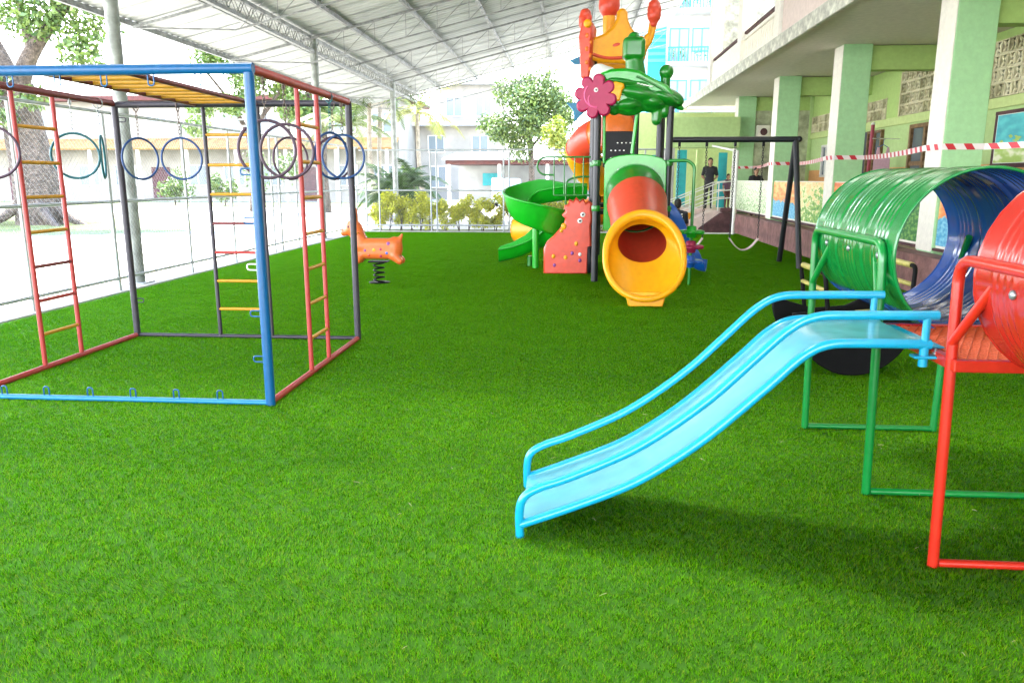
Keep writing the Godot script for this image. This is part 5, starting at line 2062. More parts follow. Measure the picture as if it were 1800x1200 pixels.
	mb.extrude(PackedVector2Array([Vector2(0.39, 3.34), Vector2(0.55, 3.40), Vector2(0.78, 3.41), Vector2(1.00, 3.37), Vector2(1.23, 3.25), Vector2(1.43, 3.16), Vector2(1.57, 3.01), Vector2(1.66, 2.85), Vector2(1.54, 2.87), Vector2(1.42, 2.94), Vector2(1.33, 2.86), Vector2(1.22, 2.90), Vector2(1.13, 2.83), Vector2(1.03, 2.88), Vector2(0.98, 2.78), Vector2(0.84, 2.74), Vector2(0.69, 2.78), Vector2(0.61, 2.89), Vector2(0.54, 2.87), Vector2(0.50, 3.02), Vector2(0.54, 3.15), Vector2(0.44, 3.22)]), 0.16, Transform3D(Basis.IDENTITY, V(0, 0, -12.9)), 0.05)
	part("leaf_fascia", mb, M.p_green, gr)
	for q in [[V(0.52, 3.22, -12.81), V(0.95, 3.12, -12.81), V(1.45, 2.98, -12.81)], [V(0.62, 3.02, -12.81), V(0.95, 2.98, -12.81), V(1.35, 2.86, -12.81)], [V(0.95, 3.28, -12.81), V(1.25, 3.14, -12.81), V(1.62, 2.92, -12.81)]]:
		mb = MB.new()
		mb.tube(spline(q, 6), 0.018, 8)
		part("leaf_vein", mb, M.p_green_dark, gr)
	mb = MB.new()
	for k in 5:
		var a := V(0.98 + k * 0.05, 3.17 - k * 0.012, -12.80)
		mb.ball(a, V(0.03, 0.01, 0.012), 8)
	part("leaf_mark", mb, M.p_white, gr)
	mb = MB.new()
	solid(mb, [rbox(V(0.64, 3.05, -12.79), V(0.085, 0.14, 0.05), 0.03, Basis(Vector3.BACK, -0.2)), cap(V(0.56, 3.10, -12.78), V(0.72, 3.12, -12.78), 0.045, 0.045)], 0.014, 0.02)
	part("yellow_bow", mb, M.p_yellow, gr)
	# smiling flower panel
	var fl := petal_outline(8, 0.235, 0.345, 128)
	var fx := Transform3D(Basis(Vector3.BACK, 0.2) * Basis(Vector3.UP, -0.18), V(0.315, 2.98, -12.82))
	mb = MB.new()
	mb.extrude(fl, 0.10, fx, 0.03)
	var fp := part("flower_panel", mb, M.p_pink, t)
	mb = MB.new()
	var sm := []
	for k in 15:
		var a := lerp(2.2, 4.6, k / 14.0)
		sm.append(fx * V(0.02 + cos(a) * 0.19, 0.02 + sin(a) * 0.19, 0.05))
	mb.tube(sm, 0.012, 6)
	sm = []
	for k in 9:
		var a := lerp(2.0, 4.4, k / 8.0)
		sm.append(fx * V(-0.06 + cos(a) * 0.06, -0.05 + sin(a) * 0.09, 0.05))
	mb.tube(sm, 0.010, 6)
	part("smile", mb, mat("d85a8c", 0.4), fp)
	mb = MB.new()
	mb.ball(fx * V(0.03, 0.09, 0.05), V(0.035, 0.035, 0.014), 12, fx.basis)
	part("eye", mb, M.p_white, fp)
	mb = MB.new()
	mb.ball(fx * V(0.032, 0.09, 0.062), V(0.016, 0.016, 0.008), 10, fx.basis)
	part("pupil", mb, M.eye_black, fp)
	# white drum and blue fins behind the flower
	mb = MB.new()
	solid(mb, [cap(V(0.36, 3.12, -13.5), V(0.38, 3.42, -13.5), 0.19, 0.15), ell(V(0.46, 3.44, -13.5), V(0.2, 0.09, 0.15))], 0.02, 0.04)
	part("white_drum", mb, M.p_white, t)
	mb = MB.new()
	mb.extrude(PackedVector2Array([Vector2(0.36, 0.0), Vector2(0.36, 0.24), Vector2(0.1, 0.26), Vector2(-0.12, 0.17), Vector2(-0.02, 0.1), Vector2(0.2, 0.1)]), 0.08, Transform3D(Basis.IDENTITY, V(-0.02, 3.75, -15.6)), 0.02)
	part("blue_fin", mb, M.p_teal, t)
	mb = MB.new()
	mb.extrude(PackedVector2Array([Vector2(0.4, 0.42), Vector2(0.2, 0.4), Vector2(0.02, 0.16), Vector2(-0.16, 0.16), Vector2(-0.02, 0.0), Vector2(0.0, -0.2), Vector2(0.14, -0.06), Vector2(0.36, 0.1)]), 0.08, Transform3D(Basis.IDENTITY, V(-0.02, 2.98, -15.6)), 0.02)
	part("blue_fin", mb, M.p_teal, t)
	# crown roof: yellow gable panel with four corner finials
	var cr := PackedVector2Array()
	for q in [[-0.60, -0.28], [-0.3, -0.34], [0.1, -0.36], [0.45, -0.30], [0.50, -0.10], [0.58, 0.02], [0.62, 0.14], [0.66, 0.36], [0.52, 0.36], [0.50, 0.20], [0.42, 0.12], [0.27, 0.17], [0.17, 0.30], [0.12, 0.42], [0.11, 0.54], [0.05, 0.60], [-0.02, 0.60], [-0.08, 0.54], [-0.09, 0.42], [-0.17, 0.28], [-0.30, 0.17], [-0.48, 0.10], [-0.60, 0.05]]:
		cr.append(Vector2(q[0], q[1]))
	mb = MB.new()
	mb.extrude(cr, 0.14, Transform3D(Basis(Vector3.UP, 0.12), V(0.80, 4.12, -15.0)), 0.05)
	var cp := part("crown_panel", mb, M.p_yellow, t)
	mb = MB.new()
	mb.extrude(cr, 0.14, Transform3D(Basis(Vector3.UP, PI - 0.1), V(0.72, 4.14, -16.1)), 0.05)
	part("rear_panel", mb, M.p_yellow, cp)
	# red brow, red lower band, corner pillars
	mb = MB.new()
	mb.ball(V(0.68, 4.08, -14.93), V(0.12, 0.04, 0.02), 12, Basis(Vector3.BACK, 0.25))
	part("brow_mark", mb, M.p_coral, cp)
	mb = MB.new()
	mb.tube(spline([V(0.30, 3.92, -14.86), V(0.55, 3.86, -14.90), V(0.85, 3.87, -14.93), V(1.18, 3.95, -14.99)], 6), 0.03, 8)
	part("band", mb, M.p_coral, cp)
	mb = MB.new()
	mb.extrude(PackedVector2Array([Vector2(-0.10, -0.62), Vector2(0.06, -0.62), Vector2(0.10, 0.25), Vector2(0.04, 0.36), Vector2(-0.08, 0.36), Vector2(-0.15, 0.1)]), 0.34, Transform3D(Basis(Vector3.UP, -0.3), V(0.22, 4.12, -14.9)), 0.03)
	var pil := part("corner_pillar", mb, M.p_coral, t)
	for k in 6:
		var d := MB.new()
		d.ball(V(0.215 + (0.03 if k % 2 == 0 else -0.03), 3.65 + k * 0.115, -14.735), V(0.035, 0.045, 0.02), 8)
		part("knot", d, M.p_orange, pil)
	mb = MB.new()
	mb.ball(V(0.19, 4.42, -14.70), V(0.075, 0.075, 0.05), 14)
	part("ball_mark", mb, M.p_yellow, pil)
	var fins := [[0.15, 4.45, -14.95, 0.12], [0.60, 4.84, -15.5, 0.20], [1.39, 4.58, -15.0, 0.125]]
	for q in fins:
		mb = MB.new()
		var s: float = q[3]
		var c := V(q[0], q[1], q[2])
		solid(mb, [ell(c + V(0, s * 0.2, 0), V(s, s * 1.15, s)), ell(c + V(0, s * 1.5, 0), V(s * 0.85, s * 0.8, s * 0.85)), ell(c + V(s * 0.4, s * 0.9, s * 0.3), V(s * 0.6, s * 0.6, s * 0.6)), ell(c + V(-s * 0.4, s * 0.9, s * 0.2), V(s * 0.6, s * 0.6, s * 0.6)), cap(c + V(0, -s, 0), c, s * 0.5, s * 0.7)], 0.018, 0.03)
		part("finial", mb, M.p_coral, t)
	pipe("finial_neck", [V(0.62, 4.15, -15.5), V(0.60, 4.74, -15.5)], 0.12, M.p_yellow, t)
	# rooster shaped climbing panel
	var ro := PackedVector2Array()
	for q in [[-0.54, 0.0], [0.26, 0.0], [0.28, 0.45], [0.33, 0.52], [0.31, 0.86], [0.34, 1.02], [0.31, 1.18], [0.33, 1.27], [0.27, 1.31], [0.21, 1.27], [0.17, 1.35], [0.10, 1.30], [0.04, 1.37], [-0.02, 1.30], [-0.09, 1.34], [-0.11, 1.24], [-0.18, 1.22], [-0.15, 1.12], [-0.22, 1.06], [-0.16, 1.0], [-0.17, 0.92], [-0.26, 0.80], [-0.38, 0.66], [-0.50, 0.55], [-0.54, 0.45]]:
		ro.append(Vector2(q[0], q[1]))
	mb = MB.new()
	mb.extrude(ro, 0.55, Transform3D(Basis.IDENTITY, V(0.0, 0.0, -14.28)), 0.035)
	var rc := part("rooster_climber", mb, M.p_coral, t)
	var holds := [[-0.18, 0.86, M.p_yellow, 0.05], [-0.22, 0.78, M.p_yellow, 0.03], [0.05, 0.55, M.p_yellow, 0.035], [-0.36, 0.32, M.p_yellow, 0.035], [-0.14, 0.30, M.p_yellow, 0.035], [-0.02, 0.38, M.p_purple, 0.03], [0.12, 0.36, M.p_white, 0.03], [0.12, 0.25, M.p_purple, 0.03], [-0.34, 0.16, M.p_purple, 0.028]]
	for q in holds:
		mb = MB.new()
		mb.ball(V(q[0], q[1], -14.005), V(q[3], q[3] * 1.2, 0.025), 12)
		part("climbing_hold", mb, q[2], rc)
	for q in [[0.16, 1.07], [0.11, 0.96]]:
		mb = MB.new()
		mb.ball(V(q[0], q[1], -14.005), V(0.045, 0.045, 0.015), 14)
		part("eye", mb, M.p_white, rc)
		mb = MB.new()
		mb.ball(V(q[0], q[1], -13.992), V(0.02, 0.02, 0.01), 12)
		part("pupil", mb, M.eye_black, rc)
	# black wheel shape beside the rooster
	mb = MB.new()
	mb.lathe([Vector2(0.12, -0.06), Vector2(0.22, -0.06), Vector2(0.24, 0.0), Vector2(0.22, 0.06), Vector2(0.12, 0.06)], 24, Transform3D(Basis(Vector3.FORWARD, PI * 0.5), V(0.31, 0.3, -13.7)))
	part("tyre_step", mb, M.rubber, t)
	# green spiral slide
	var cx := -0.70
	var cz := -14.92
	var rad := 0.42
	var path := []
	var bank := []
	path.append(V(0.25, 1.30, cz - rad)); bank.append(0.02)
	path.append(V(-0.2, 1.28, cz - rad)); bank.append(0.05)
	path.append(V(-0.5, 1.24, cz - rad)); bank.append(0.15)
	for k in 29:
		var s := k / 28.0
		var a := TAU * s
		# from the back round the left, the front and the right
		path.append(V(cx - sin(a) * rad, lerp(1.20, 0.34, s), cz - cos(a) * rad)); bank.append(0.20)
	path.append(V(-0.95, 0.22, cz - rad + 0.02)); bank.append(0.08)
	path.append(V(-1.2, 0.13, cz - rad + 0.04)); bank.append(0.03)
	path.append(V(-1.48, 0.07, cz - rad + 0.05)); bank.append(0.0)
	mb = MB.new()
	sweep_trough(mb, path, 0.48, 0.27, 0.02, bank)
	var gs := part("spiral_slide", mb, M.p_green, t)
	pipe("slide_post", [V(cx - 0.03, 0, cz), V(cx - 0.03, 1.05, cz)], 0.065, M.p_green, t)
	pipe("slide_post", [V(-0.86, 0, cz - rad + 0.1), V(-0.86, 0.2, cz - rad + 0.1)], 0.05, M.p_green_dark, t)
	# guard rail of green pipe with a looped end
	var gz := -14.55
	mb = MB.new()
	var hoop := [V(0.30, 2.09, gz), V(-0.52, 2.09, gz)]
	for k in 10:
		var a := PI * 0.5 + PI * k / 9.0
		hoop.append(V(-0.53 + cos(a) * 0.16, 1.93 + sin(a) * 0.16, gz))
	hoop.append(V(-0.38, 1.77, gz))
	mb.tube(hoop, 0.018, 9)
	mb.tube([V(0.30, 1.40, gz), V(-0.38, 1.40, gz)], 0.016, 9)
	var gd := part("guard_rail", mb, M.p_green_dark, t)
	for x in [-0.38, -0.19, 0.0, 0.16]:
		pipe("bar", [V(x, 1.40, gz), V(x, 2.09, gz)], 0.012, M.p_green_dark, gd, 0.0, 8)
	pipe("arch_rail", [V(-0.16, 0.9, -15.0), V(-0.16, 1.68, -15.0), V(0.1, 1.74, -15.0), V(0.28, 1.74, -15.0)], 0.02, M.p_green_dark, t, 0.12, 9)
	# orange and yellow spiral tube slide behind
	var sp := spline([V(0.82, 2.62, -15.7), V(0.72, 2.60, -16.15), V(0.36, 2.52, -16.55), V(0.16, 2.25, -17.0), V(0.40, 1.85, -17.5), V(0.78, 1.50, -17.9), V(0.75, 1.15, -18.5), V(0.2, 0.78, -18.9), V(-0.6, 0.48, -19.3), V(-1.45, 0.42, -19.7)], 6)
	var third := sp.size() / 3
	var cuts := [[0, 10, M.p_orange], [10, 17, M.p_coral], [17, 28, M.p_yellow], [28, sp.size() - 8, M.p_orange], [sp.size() - 8, sp.size(), M.p_yellow]]
	var st := Node3D.new()
	st.name = "spiral_tube"
	t.add_child(st, true)
	for c in cuts:
		var seg := []
		var rd := []
		for i in range(c[0], min(int(c[1]) + 1, sp.size())):
			seg.append(sp[i]); rd.append(0.36 if i < sp.size() - 4 else 0.36 - 0.02 * (i - sp.size() + 4))
		mb = MB.new()
		tube_rings(mb, seg, rd, 0.012, 24)
		part("section", mb, c[2], st)
	pipe("slide_post", [V(0.55, 0, -17.6), V(0.55, 1.5, -17.6)], 0.05, M.post_dark, t)
	# climbing pole with flower discs
	pipe("climbing_pole", [V(1.52, 1.985, -12.85), V(1.80, 1.985, -12.72), V(1.90, 1.90, -12.70), V(1.90, 0.0, -12.70)], 0.026, M.p_green_dark, t, 0.1, 12)
	for q in [[0.86, M.p_green], [0.62, M.p_pink], [0.38, M.p_blue]]:
		mb = MB.new()
		mb.extrude(petal_outline(5, 0.13, 0.22, 60), 0.06, Transform3D(Basis(Vector3.RIGHT, PI * 0.5), V(1.90, q[0], -12.70)), 0.02)
		mb.lathe([Vector2(0.03, -0.10), Vector2(0.075, -0.09), Vector2(0.085, 0.0), Vector2(0.075, 0.09), Vector2(0.03, 0.10)], 16, Transform3D(Basis.IDENTITY, V(1.90, q[0], -12.70)))
		part("step_disc", mb, q[1], t)
	# blue slide on the swing side
	var bp := [V(1.45, 1.20, -14.4), V(1.62, 1.12, -14.35), V(1.78, 0.92, -14.25), V(1.92, 0.62, -14.15), V(2.06, 0.32, -14.05), V(2.2, 0.12, -13.95), V(2.36, 0.08, -13.9)]
	var bsp := spline(bp, 4)
	var bk := []
	for i in bsp.size():
		bk.append(0.0)
	mb = MB.new()
	sweep_trough(mb, bsp, 0.46, 0.17, 0.02, bk)
	part("blue_slide", mb, M.p_blue, t)
	mb = MB.new()
	mb.bx(0.62, 1.30, 1.25, 1.9, -15.46, -15.43, 0.006)
	part("back_panel", mb, M.p_red, t)

# ------------------------------------------------------------------ ramp, end wing, people
func build_ramp_and_people() -> void:
	# end wing of the school behind the ramp
	var t := thing("entrance_wing", "pale green entrance wing with turquoise doors behind the ramp", "building")
	var mb := MB.new()
	mb.bx(3.05, 5.5, 2.72, 3.72, -27.6, -27.1, 0.01)
	part("beam", mb, M.wall_green, t)
	mb = MB.new()
	mb.bx(3.05, 3.38, -0.03, 2.72, -27.55, -27.15, 0.01)
	part("pillar", mb, M.white_wall, t)
	mb = MB.new()
	mb.bx(3.75, 4.05, -0.03, 2.72, -29.4, -29.0, 0.01)
	part("pillar", mb, M.turquoise, t)
	mb = MB.new()
	mb.bx(2.2, 9.0, -0.03, 4.2, -31.4, -31.2)
	part("back_wall", mb, M.lintel_green, t)
	mb = MB.new()
	mb.bx(3.0, 3.7, 0.5, 2.6, -31.19, -31.1, 0.01)
	part("door", mb, M.turquoise, t)
	mb = MB.new()
	mb.bx(4.3, 4.5, 0.72, 2.7, -28.6, -28.3, 0.01)
	part("door", mb, M.lintel_green, t)
	mb = MB.new()
	mb.bx(5.05, 5.35, 0.7, 2.6, -28.3, -28.25, 0.006)
	part("curtain", mb, M.turquoise, t)
	mb = MB.new()
	mb.bx(5.14, 5.24, 0.6, 2.6, -26.3, -26.2, 0.006)
	part("door_post", mb, M.white_paint, t)
	mb = MB.new()
	mb.bar(V(4.6, 2.78, -27.0), V(5.2, 2.6, -26.3), 0.06, 0.06)
	part("door_head", mb, M.white_paint, t)
	mb = MB.new()
	mb.bx(3.38, 5.5, -0.03, 0.7, -31.1, -26.9)
	part("landing", mb, M.tile_pink, t)
	# speaker box high on the veranda cross wall
	mb = MB.new()
	mb.bx(6.1, 8.0, 0.5, 3.95, -27.75, -27.65)
	part("side_wall", mb, M.room_wall, t)

	t = thing("access_ramp", "pinkish tiled wheelchair ramp with thin metal handrails", "ramp")
	mb = MB.new()
	var z0 := -26.85
	var z1 := -25.75
	mb.extrude(PackedVector2Array([Vector2(3.0, -0.03), Vector2(4.78, -0.03), Vector2(4.78, 0.70), Vector2(4.55, 0.70), Vector2(3.0, 0.02)]), z1 - z0, Transform3D(Basis.IDENTITY, V(0, 0, (z0 + z1) * 0.5)), 0.006)
	part("ramp_slab", mb, M.tile_pink, t)
	mb = MB.new()
	mb.extrude(PackedVector2Array([Vector2(4.05, -0.03), Vector2(5.13, -0.03), Vector2(5.13, 0.62), Vector2(4.72, 0.62), Vector2(4.05, 0.12)]), 0.2, Transform3D(Basis.IDENTITY, V(0, 0, -25.6)), 0.006)
	part("side_wall", mb, M.dark_brown, t)
	for z in [-25.72, -26.8]:
		for h in [0.40, 0.65, 0.92]:
			pipe("handrail", [V(3.05, h + 0.0, z), V(4.65, h + 0.66, z), V(5.05, h + 0.70, z)], 0.017, M.white_paint, t, 0.05, 8)
		for x in [3.1, 3.9, 4.65]:
			var y: float = 0.02 + max(0.0, (x - 3.05)) * 0.41
			pipe("rail_post", [V(x, y, z), V(x, y + 0.92, z)], 0.016, M.white_paint, t, 0.0, 8)
	mb = MB.new()
	solid(mb, [rbox(V(0, 0.16, 0), V(0.22, 0.15, 0.16), 0.05)], 0.03, 0.02)
	var pot := solo("flower_box", mb, M.dark_brown, "low brown planter box on the ramp's side wall", "planter")
	pot.position = V(4.92, 0.622, -25.62)
	pot.scale = V(0.9, 0.5, 0.6)
	pot = solo("yellow_bucket", mb_bucket(), M.p_yellow, "small yellow bucket standing on the ramp", "bucket")
	pot.position = V(3.75, 0.33, -26.3)

	var skin := Color(0.42, 0.24, 0.15)
	var black := Color(0.018, 0.018, 0.022)
	# woman in black on the landing, hands behind her back
	person("person in black clothes standing on the ramp landing, hands behind the back", V(4.55, 0.705, -26.95), -0.15, {
		"top": black, "legs": Color(0.025, 0.025, 0.03), "skin": skin, "shoe": Color(0.03, 0.03, 0.03), "pose": "behind", "h": 1.62, "hair": 0.12})
	# person by the column, arm akimbo
	person("person in black top with hand on hip beside the veranda column", V(5.92, 0.505, -26.3), 0.2, {
		"top": black, "legs": Color(0.08, 0.08, 0.1), "skin": skin, "shoe": Color(0.05, 0.04, 0.04), "pose": "akimbo", "h": 1.5, "hair": 0.08})
	# seated person with back to us
	person("person in dark printed shirt seated near the play tower, back turned", V(2.42, 0.30, -18.4), PI, {
		"top": Color(0.03, 0.035, 0.045), "legs": Color(0.05, 0.06, 0.1), "skin": skin * 0.8, "shoe": Color(0.05, 0.04, 0.04), "pose": "sit", "h": 1.6, "hair": 0.04, "print": true})
	var st := thing("low_stool", "small blue stool under the seated person", "stool", V(2.42, 0, -18.4))
	mb = MB.new()
	mb.bx(-0.18, 0.18, 0.26, 0.30, -0.16, 0.16, 0.01)
	part("seat", mb, M.p_blue, st)
	for x in [-0.14, 0.14]:
		for z in [-0.12, 0.12]:
			pipe("leg", [V(x, 0, z), V(x * 0.9, 0.26, z * 0.9)], 0.016, M.p_blue, st, 0.0, 8)
	# child in the doorway
	person("child in purple standing in the doorway behind the ramp", V(5.28, 0.705, -27.6), 0.4, {
		"top": Color(0.16, 0.08, 0.14), "legs": Color(0.12, 0.05, 0.05), "skin": skin, "shoe": Color(0.1, 0.08, 0.06), "pose": "down", "h": 1.12, "hair": 0.06})

func mb_bucket() -> MB:
	var mb := MB.new()
	mb.lathe([Vector2(0.0, 0.0), Vector2(0.11, 0.0), Vector2(0.14, 0.24), Vector2(0.15, 0.24), Vector2(0.15, 0.26), Vector2(0.13, 0.26), Vector2(0.10, 0.02), Vector2(0.0, 0.02)], 18)
	return mb

func person(label: String, at: Vector3, yaw: float, o: Dictionary) -> void:
	var t := thing("person", label, "person", at, yaw)
	var s: float = o.h / 1.65
	var top: Color = o.top
	var leg: Color = o.legs
	var sk: Color = o.skin
	var P := []
	var sit: bool = o.pose == "sit"
	var hip := V(0, 0.12 if sit else 0.86, 0)     # when seated the origin is the seat
	var chest := hip + V(0, 0.40, 0.03 if sit else 0.0)
	var neck := chest + V(0, 0.14, 0.03 if sit else 0.01)
	var head := neck + V(0, 0.19, 0.04)
	P.append(rbox(hip + V(0, 0.02, 0), V(0.155, 0.11, 0.105), 0.09, Basis.IDENTITY, leg))
	P.append(rbox((hip + chest) * 0.5 + V(0, 0.02, 0), V(0.145, 0.20, 0.10), 0.09, Basis.IDENTITY, top))
	P.append(rbox(chest, V(0.175, 0.14, 0.11), 0.09, Basis.IDENTITY, top))
	P.append(cap(chest + V(-0.10, 0.12, 0), chest + V(0.10, 0.12, 0), 0.065, 0.065, top))
	P.append(cap(neck - V(0, 0.03, 0), neck + V(0, 0.08, 0.02), 0.052, 0.05, sk))
	for sg in [-1.0, 1.0]:
		var h0: Vector3 = hip + V(0.085 * sg, -0.02, 0)
		var kn: Vector3
		var an: Vector3
		if sit:
			kn = hip + V(0.11 * sg, 0.04, 0.40)
			an = hip + V(0.11 * sg, -0.33, 0.42)
		else:
			kn = V(0.09 * sg, 0.46, 0.02)
			an = V(0.095 * sg, 0.08, 0.0)
		P.append(cap(h0, kn, 0.085, 0.06, leg))
		P.append(cap(kn, an, 0.058, 0.042, leg))
		P.append(cap(an + V(0, -0.045, 0.0), an + V(0.01 * sg, -0.05, 0.13), 0.036, 0.03, o.shoe))
		var sh: Vector3 = chest + V(0.185 * sg, 0.10, 0)
		var el: Vector3
		var wr: Vector3
		var hd: Vector3
		if o.pose == "behind":
			el = sh + V(0.06 * sg, -0.27, -0.08); wr = sh + V(-0.10 * sg, -0.44, -0.17); hd = Vector3(-0.9 * sg, -0.25, 0.0)
		elif o.pose == "akimbo" and sg > 0.0:
			el = sh + V(0.19, -0.22, -0.06); wr = sh + V(0.02, -0.40, 0.04); hd = V(-0.7, -0.6, 0.2)
		elif sit:
			el = sh + V(0.05 * sg, -0.26, 0.06); wr = sh + V(-0.03 * sg, -0.36, 0.28); hd = V(-0.2 * sg, -0.1, 0.9)
		else:
			el = sh + V(0.045 * sg, -0.27, -0.02); wr = sh + V(0.05 * sg, -0.50, 0.04); hd = V(0.0, -1.0, 0.1)
		P.append(cap(sh, sh.lerp(el, 0.75), 0.062, 0.055, top))
		P.append(cap(sh.lerp(el, 0.6), el, 0.044, 0.038, sk))
		P.append(cap(el, wr, 0.038, 0.027, sk))
		hd = hd.normalized()
		var pl := wr + hd * 0.055
		P.append(cap(wr, pl, 0.028, 0.034, sk, 0.015))
		var sd := hd.cross(V(0, 0.2, 1.0)).normalized()
		for f in 4:
			var q := pl + sd * (f - 1.5) * 0.019
			var l: float = [0.06, 0.07, 0.066, 0.052][f]
			P.append(cap(q + hd * 0.015, q + hd * (0.02 + l) + V(0, 0, 0.012), 0.0095, 0.008, sk, 0.004))
		P.append(cap(wr + hd * 0.02 + sd * 0.025, wr + hd * 0.06 + sd * 0.055, 0.011, 0.009, sk, 0.006))
	var mb := MB.new()
	solid(mb, P, 0.016, 0.028)
	# head on its own finer grid: face with brow, nose, mouth, ears
	var hp := [ell(head, V(0.075, 0.105, 0.092), Basis.IDENTITY, sk), ell(head + V(0, -0.06, 0.025), V(0.058, 0.055, 0.062), Basis.IDENTITY, sk),
		cap(head + V(0, 0.01, 0.088), head + V(0, -0.028, 0.104), 0.010, 0.016, sk), ell(head + V(0, -0.066, 0.082), V(0.024, 0.009, 0.012), Basis.IDENTITY, Color(0.35, 0.12, 0.10), 0.004),
		ell(head + V(0.078, -0.005, 0.0), V(0.012, 0.03, 0.02), Basis.IDENTITY, sk), ell(head + V(-0.078, -0.005, 0.0), V(0.012, 0.03, 0.02), Basis.IDENTITY, sk),
		cap(head + V(-0.045, 0.028, 0.082), head + V(0.045, 0.028, 0.082), 0.012, 0.012, sk), cap(neck + V(0, 0.02, 0.01), head + V(0, -0.05, 0), 0.05, 0.05, sk),
		ell(head + V(0.03, 0.006, 0.083), V(0.013, 0.008, 0.010), Basis.IDENTITY, Color(0.02, 0.015, 0.01), 0.002), ell(head + V(-0.03, 0.006, 0.083), V(0.013, 0.008, 0.010), Basis.IDENTITY, Color(0.02, 0.015, 0.01), 0.002)]
	solid(mb, hp, 0.007, 0.012)
	var b := part("body", mb, M.figure, t)
	b.scale = Vector3.ONE * s
	var hm := MB.new()
	var hl: float = o.hair
	solid(hm, [ell(head + V(0, 0.035, -0.018), V(0.086, 0.098, 0.092)), ell(head + V(0, -0.01 - hl * 0.4, -0.055), V(0.08, 0.06 + hl * 0.6, 0.05))], 0.012, 0.02)
	var hr := part("hair", hm, M.hair, t)
	hr.scale = Vector3.ONE * s
	if o.has("print"):
		var pm := MB.new()
		for r in 2:
			for k in 4:
				pm.bx(-0.10 + k * 0.055, -0.06 + k * 0.055, 0.60 - r * 0.06, 0.63 - r * 0.06, -0.112, -0.108, 0.001)
		var pp := part("shirt_print", pm, M.p_white, t)
		pp.scale = Vector3.ONE * s

# ------------------------------------------------------------------ small things
func tape_run(t: Node3D, a: Vector3, b: Vector3) -> void:
	var d := (b - a)
	var l := d.length()
	d = d.normalized()
	var nn := d.cross(Vector3.UP).normalized()
	if nn.z < 0.0 or (abs(nn.z) < 0.2 and nn.x > 0.0):
		nn = -nn
	var h := 0.045
	var m := MB.new()
	var sag := 0.03 if l > 1.0 else 0.0
	var steps := 10 if l > 1.0 else 1
	var cy := func(s: float) -> Vector3:
		return a + d * s - Vector3.UP * sag * 4.0 * (s / l) * (1.0 - s / l)
	for i in steps:
		var p: Vector3 = cy.call(l * i / steps)
		var q: Vector3 = cy.call(l * (i + 1) / steps)
		m.quad(p - Vector3.UP * h, q - Vector3.UP * h, q + Vector3.UP * h, p + Vector3.UP * h, nn)
	var w := part("tape_strip", m, M.tape_white, t)
	var s := 0.04
	while s + 0.20 < l:
		var st := MB.new()
		var p: Vector3 = cy.call(s)
		var q: Vector3 = cy.call(s + 0.12)
		var o := nn * 0.004
		st.quad(p - d * 0.0 + Vector3.UP * h * 0.98 + o, q + Vector3.UP * h * 0.98 + o, q + d * 0.06 - Vector3.UP * h * 0.98 + o, p + d * 0.06 - Vector3.UP * h * 0.98 + o, nn)
		var o2 := -o
		st.quad(p + Vector3.UP * h * 0.98 + o2, q + Vector3.UP * h * 0.98 + o2, q + d * 0.06 - Vector3.UP * h * 0.98 + o2, p + d * 0.06 - Vector3.UP * h * 0.98 + o2, -nn)
		part("red_stripe", st, M.tape_red, w)
		s += 0.27

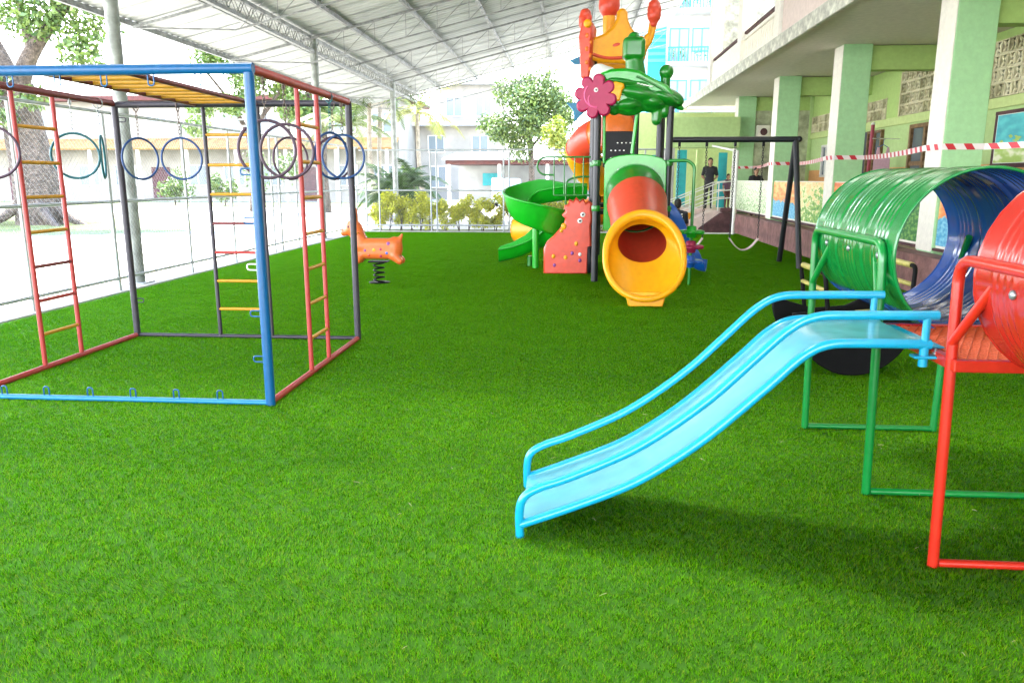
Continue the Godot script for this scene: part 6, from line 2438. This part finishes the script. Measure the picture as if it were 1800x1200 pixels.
func build_small_things() -> void:
	# barrier tape wound round the veranda columns
	var t := thing("barrier_tape", "red and white striped barrier tape strung between the veranda columns", "barrier tape")
	var y := 2.08
	var c := [[-27.85], [-22.6], [-17.52], [-12.62]]
	var prev = null
	for i in 4:
		var z: float = c[i][0]
		var yy := y + 0.03 * i
		var fl := V(5.478, yy, z - 0.28)
		var nl := V(5.478, yy, z + 0.285)
		var nr := V(6.10, yy, z + 0.285)
		if prev != null:
			tape_run(t, prev, fl)
		tape_run(t, fl, nl)
		tape_run(t, nl, nr)
		prev = nr
	tape_run(t, prev, V(7.9, 2.32, -10.2))
	# tank top on a hanger
	t = thing("hanging_shirt", "faded pink tank top on a hanger in front of the classroom wall", "shirt", V(7.55, 0, -20.1))
	var mb := MB.new()
	mb.extrude(PackedVector2Array([Vector2(-0.19, 1.72), Vector2(0.19, 1.70), Vector2(0.18, 2.15), Vector2(0.16, 2.22), Vector2(0.14, 2.45), Vector2(0.09, 2.45), Vector2(0.06, 2.30), Vector2(-0.05, 2.30), Vector2(-0.08, 2.46), Vector2(-0.13, 2.46), Vector2(-0.16, 2.22), Vector2(-0.19, 2.15)]), 0.04, Transform3D(Basis(Vector3.UP, -0.5), Vector3.ZERO), 0.012)
	part("shirt", mb, M.cloth, t)
	mb = MB.new()
	mb.tube([V(-0.12, 2.45, 0.0), V(0.0, 2.52, 0.0), V(0.12, 2.45, 0.0)], 0.008, 6)
	mb.tube([V(0, 2.52, 0), V(0, 2.62, 0), V(0.03, 2.65, 0)], 0.005, 6)
	part("hanger", mb, M.p_blue, t)
	mb = MB.new()
	mb.tube([V(-0.3, 2.66, 0.1), V(0.45, 2.66, -0.2)], 0.012, 6)
	part("clothes_bar", mb, M.white_paint, t)
	# striped pole
	t = thing("red_pole", "thin faded red pole leaning by the hanging shirt", "pole")
	pipe("pole", [V(7.55, 0.5, -21.0), V(7.55, 3.05, -20.9)], 0.045, M.sign_red, t)
	mb = MB.new()
	mb.ball(V(7.55, 3.06, -20.9), V(0.05, 0.05, 0.05), 10)
	part("cap", mb, M.p_white, t)
	# hanging flower basket sign
	t = thing("hanging_planter", "maroon hanging planter under a black bracket by the classroom window", "planter", V(7.15, 2.62, -12.9))
	mb = MB.new()
	mb.lathe([Vector2(0.0, 0.0), Vector2(0.11, 0.0), Vector2(0.17, 0.2), Vector2(0.18, 0.22), Vector2(0.15, 0.22), Vector2(0.0, 0.20)], 18)
	part("pot", mb, M.sign_red, t)
	mb = MB.new()
	mb.tube([V(-0.3, 0.42, 0), V(0.3, 0.42, 0)], 0.018, 6)
	mb.tube([V(0, 0.2, 0), V(0, 0.52, 0)], 0.012, 6)
	part("bracket", mb, M.p_black, t)
	# room number plate
	t = thing("number_plate", "small dark blue number plate on the green wall", "sign", V(7.94, 3.05, -16.3))
	mb = MB.new()
	mb.bx(-0.02, 0.0, 0, 0.26, -0.13, 0.13, 0.004)
	part("plate", mb, M.dark_door, t)
	var tm := TextMesh.new()
	tm.text = "3"
	tm.font_size = 40
	tm.pixel_size = 0.005
	tm.depth = 0.004
	var fnt := SystemFont.new()
	fnt.font_names = PackedStringArray(["Droid Sans"])
	tm.font = fnt
	var num := part_mesh("numeral", tm, M.p_white, t, V(-0.024, 0.13, 0.0))
	num.rotation.y = -PI * 0.5
	# poster in the near window
	t = thing("window_poster", "turquoise and yellow poster inside the near classroom window", "poster")
	var im := Image.create(128, 96, false, Image.FORMAT_RGB8)
	var nz := FastNoiseLite.new()
	nz.seed = 8; nz.frequency = 0.04; nz.fractal_octaves = 3
	for yy in 96:
		for x in 128:
			var a := nz.get_noise_2d(x, yy)
			var col := Color("2f9fae").lerp(Color("4fc3c4"), clamp(0.5 + a, 0, 1))
			var dd := Vector2(x - 84, (yy - 22) * 1.4).length()
			if dd < 22 + a * 10:
				col = Color("d8d873")
			if yy > 55 + a * 26:
				col = Color("9fbf57").lerp(Color("e3e6c8"), clamp(0.4 + a * 1.6, 0, 1))
			im.set_pixel(x, yy, col)
	var pm := StandardMaterial3D.new()
	pm.albedo_texture = ImageTexture.create_from_image(im)
	pm.roughness = 0.5
	mb = MB.new()
	mb.quad(V(7.895, 1.99, -15.6), V(7.895, 1.99, -13.1), V(7.895, 2.85, -13.1), V(7.895, 2.85, -15.6), Vector3.LEFT)
	part("print", mb, pm, t)
	mb = MB.new()
	mb.bx(7.898, 7.905, 1.98, 2.86, -15.62, -13.08)
	part("backing", mb, M.p_white, t)
	# loudspeaker box under the slab
	t = thing("wall_fan", "cream fan box high on the wall at the end of the veranda", "fan box", V(6.35, 3.25, -27.55))
	mb = MB.new()
	mb.bx(-0.22, 0.22, -0.22, 0.22, -0.1, 0.12, 0.03)
	part("housing", mb, M.cream, t)
	mb = MB.new()
	mb.lathe([Vector2(0.0, 0.0), Vector2(0.11, 0.0), Vector2(0.12, 0.02), Vector2(0.0, 0.025)], 20, Transform3D(Basis(Vector3.RIGHT, PI * 0.5), V(0, 0, 0.121)))
	part("grille", mb, M.dark_brown, t)
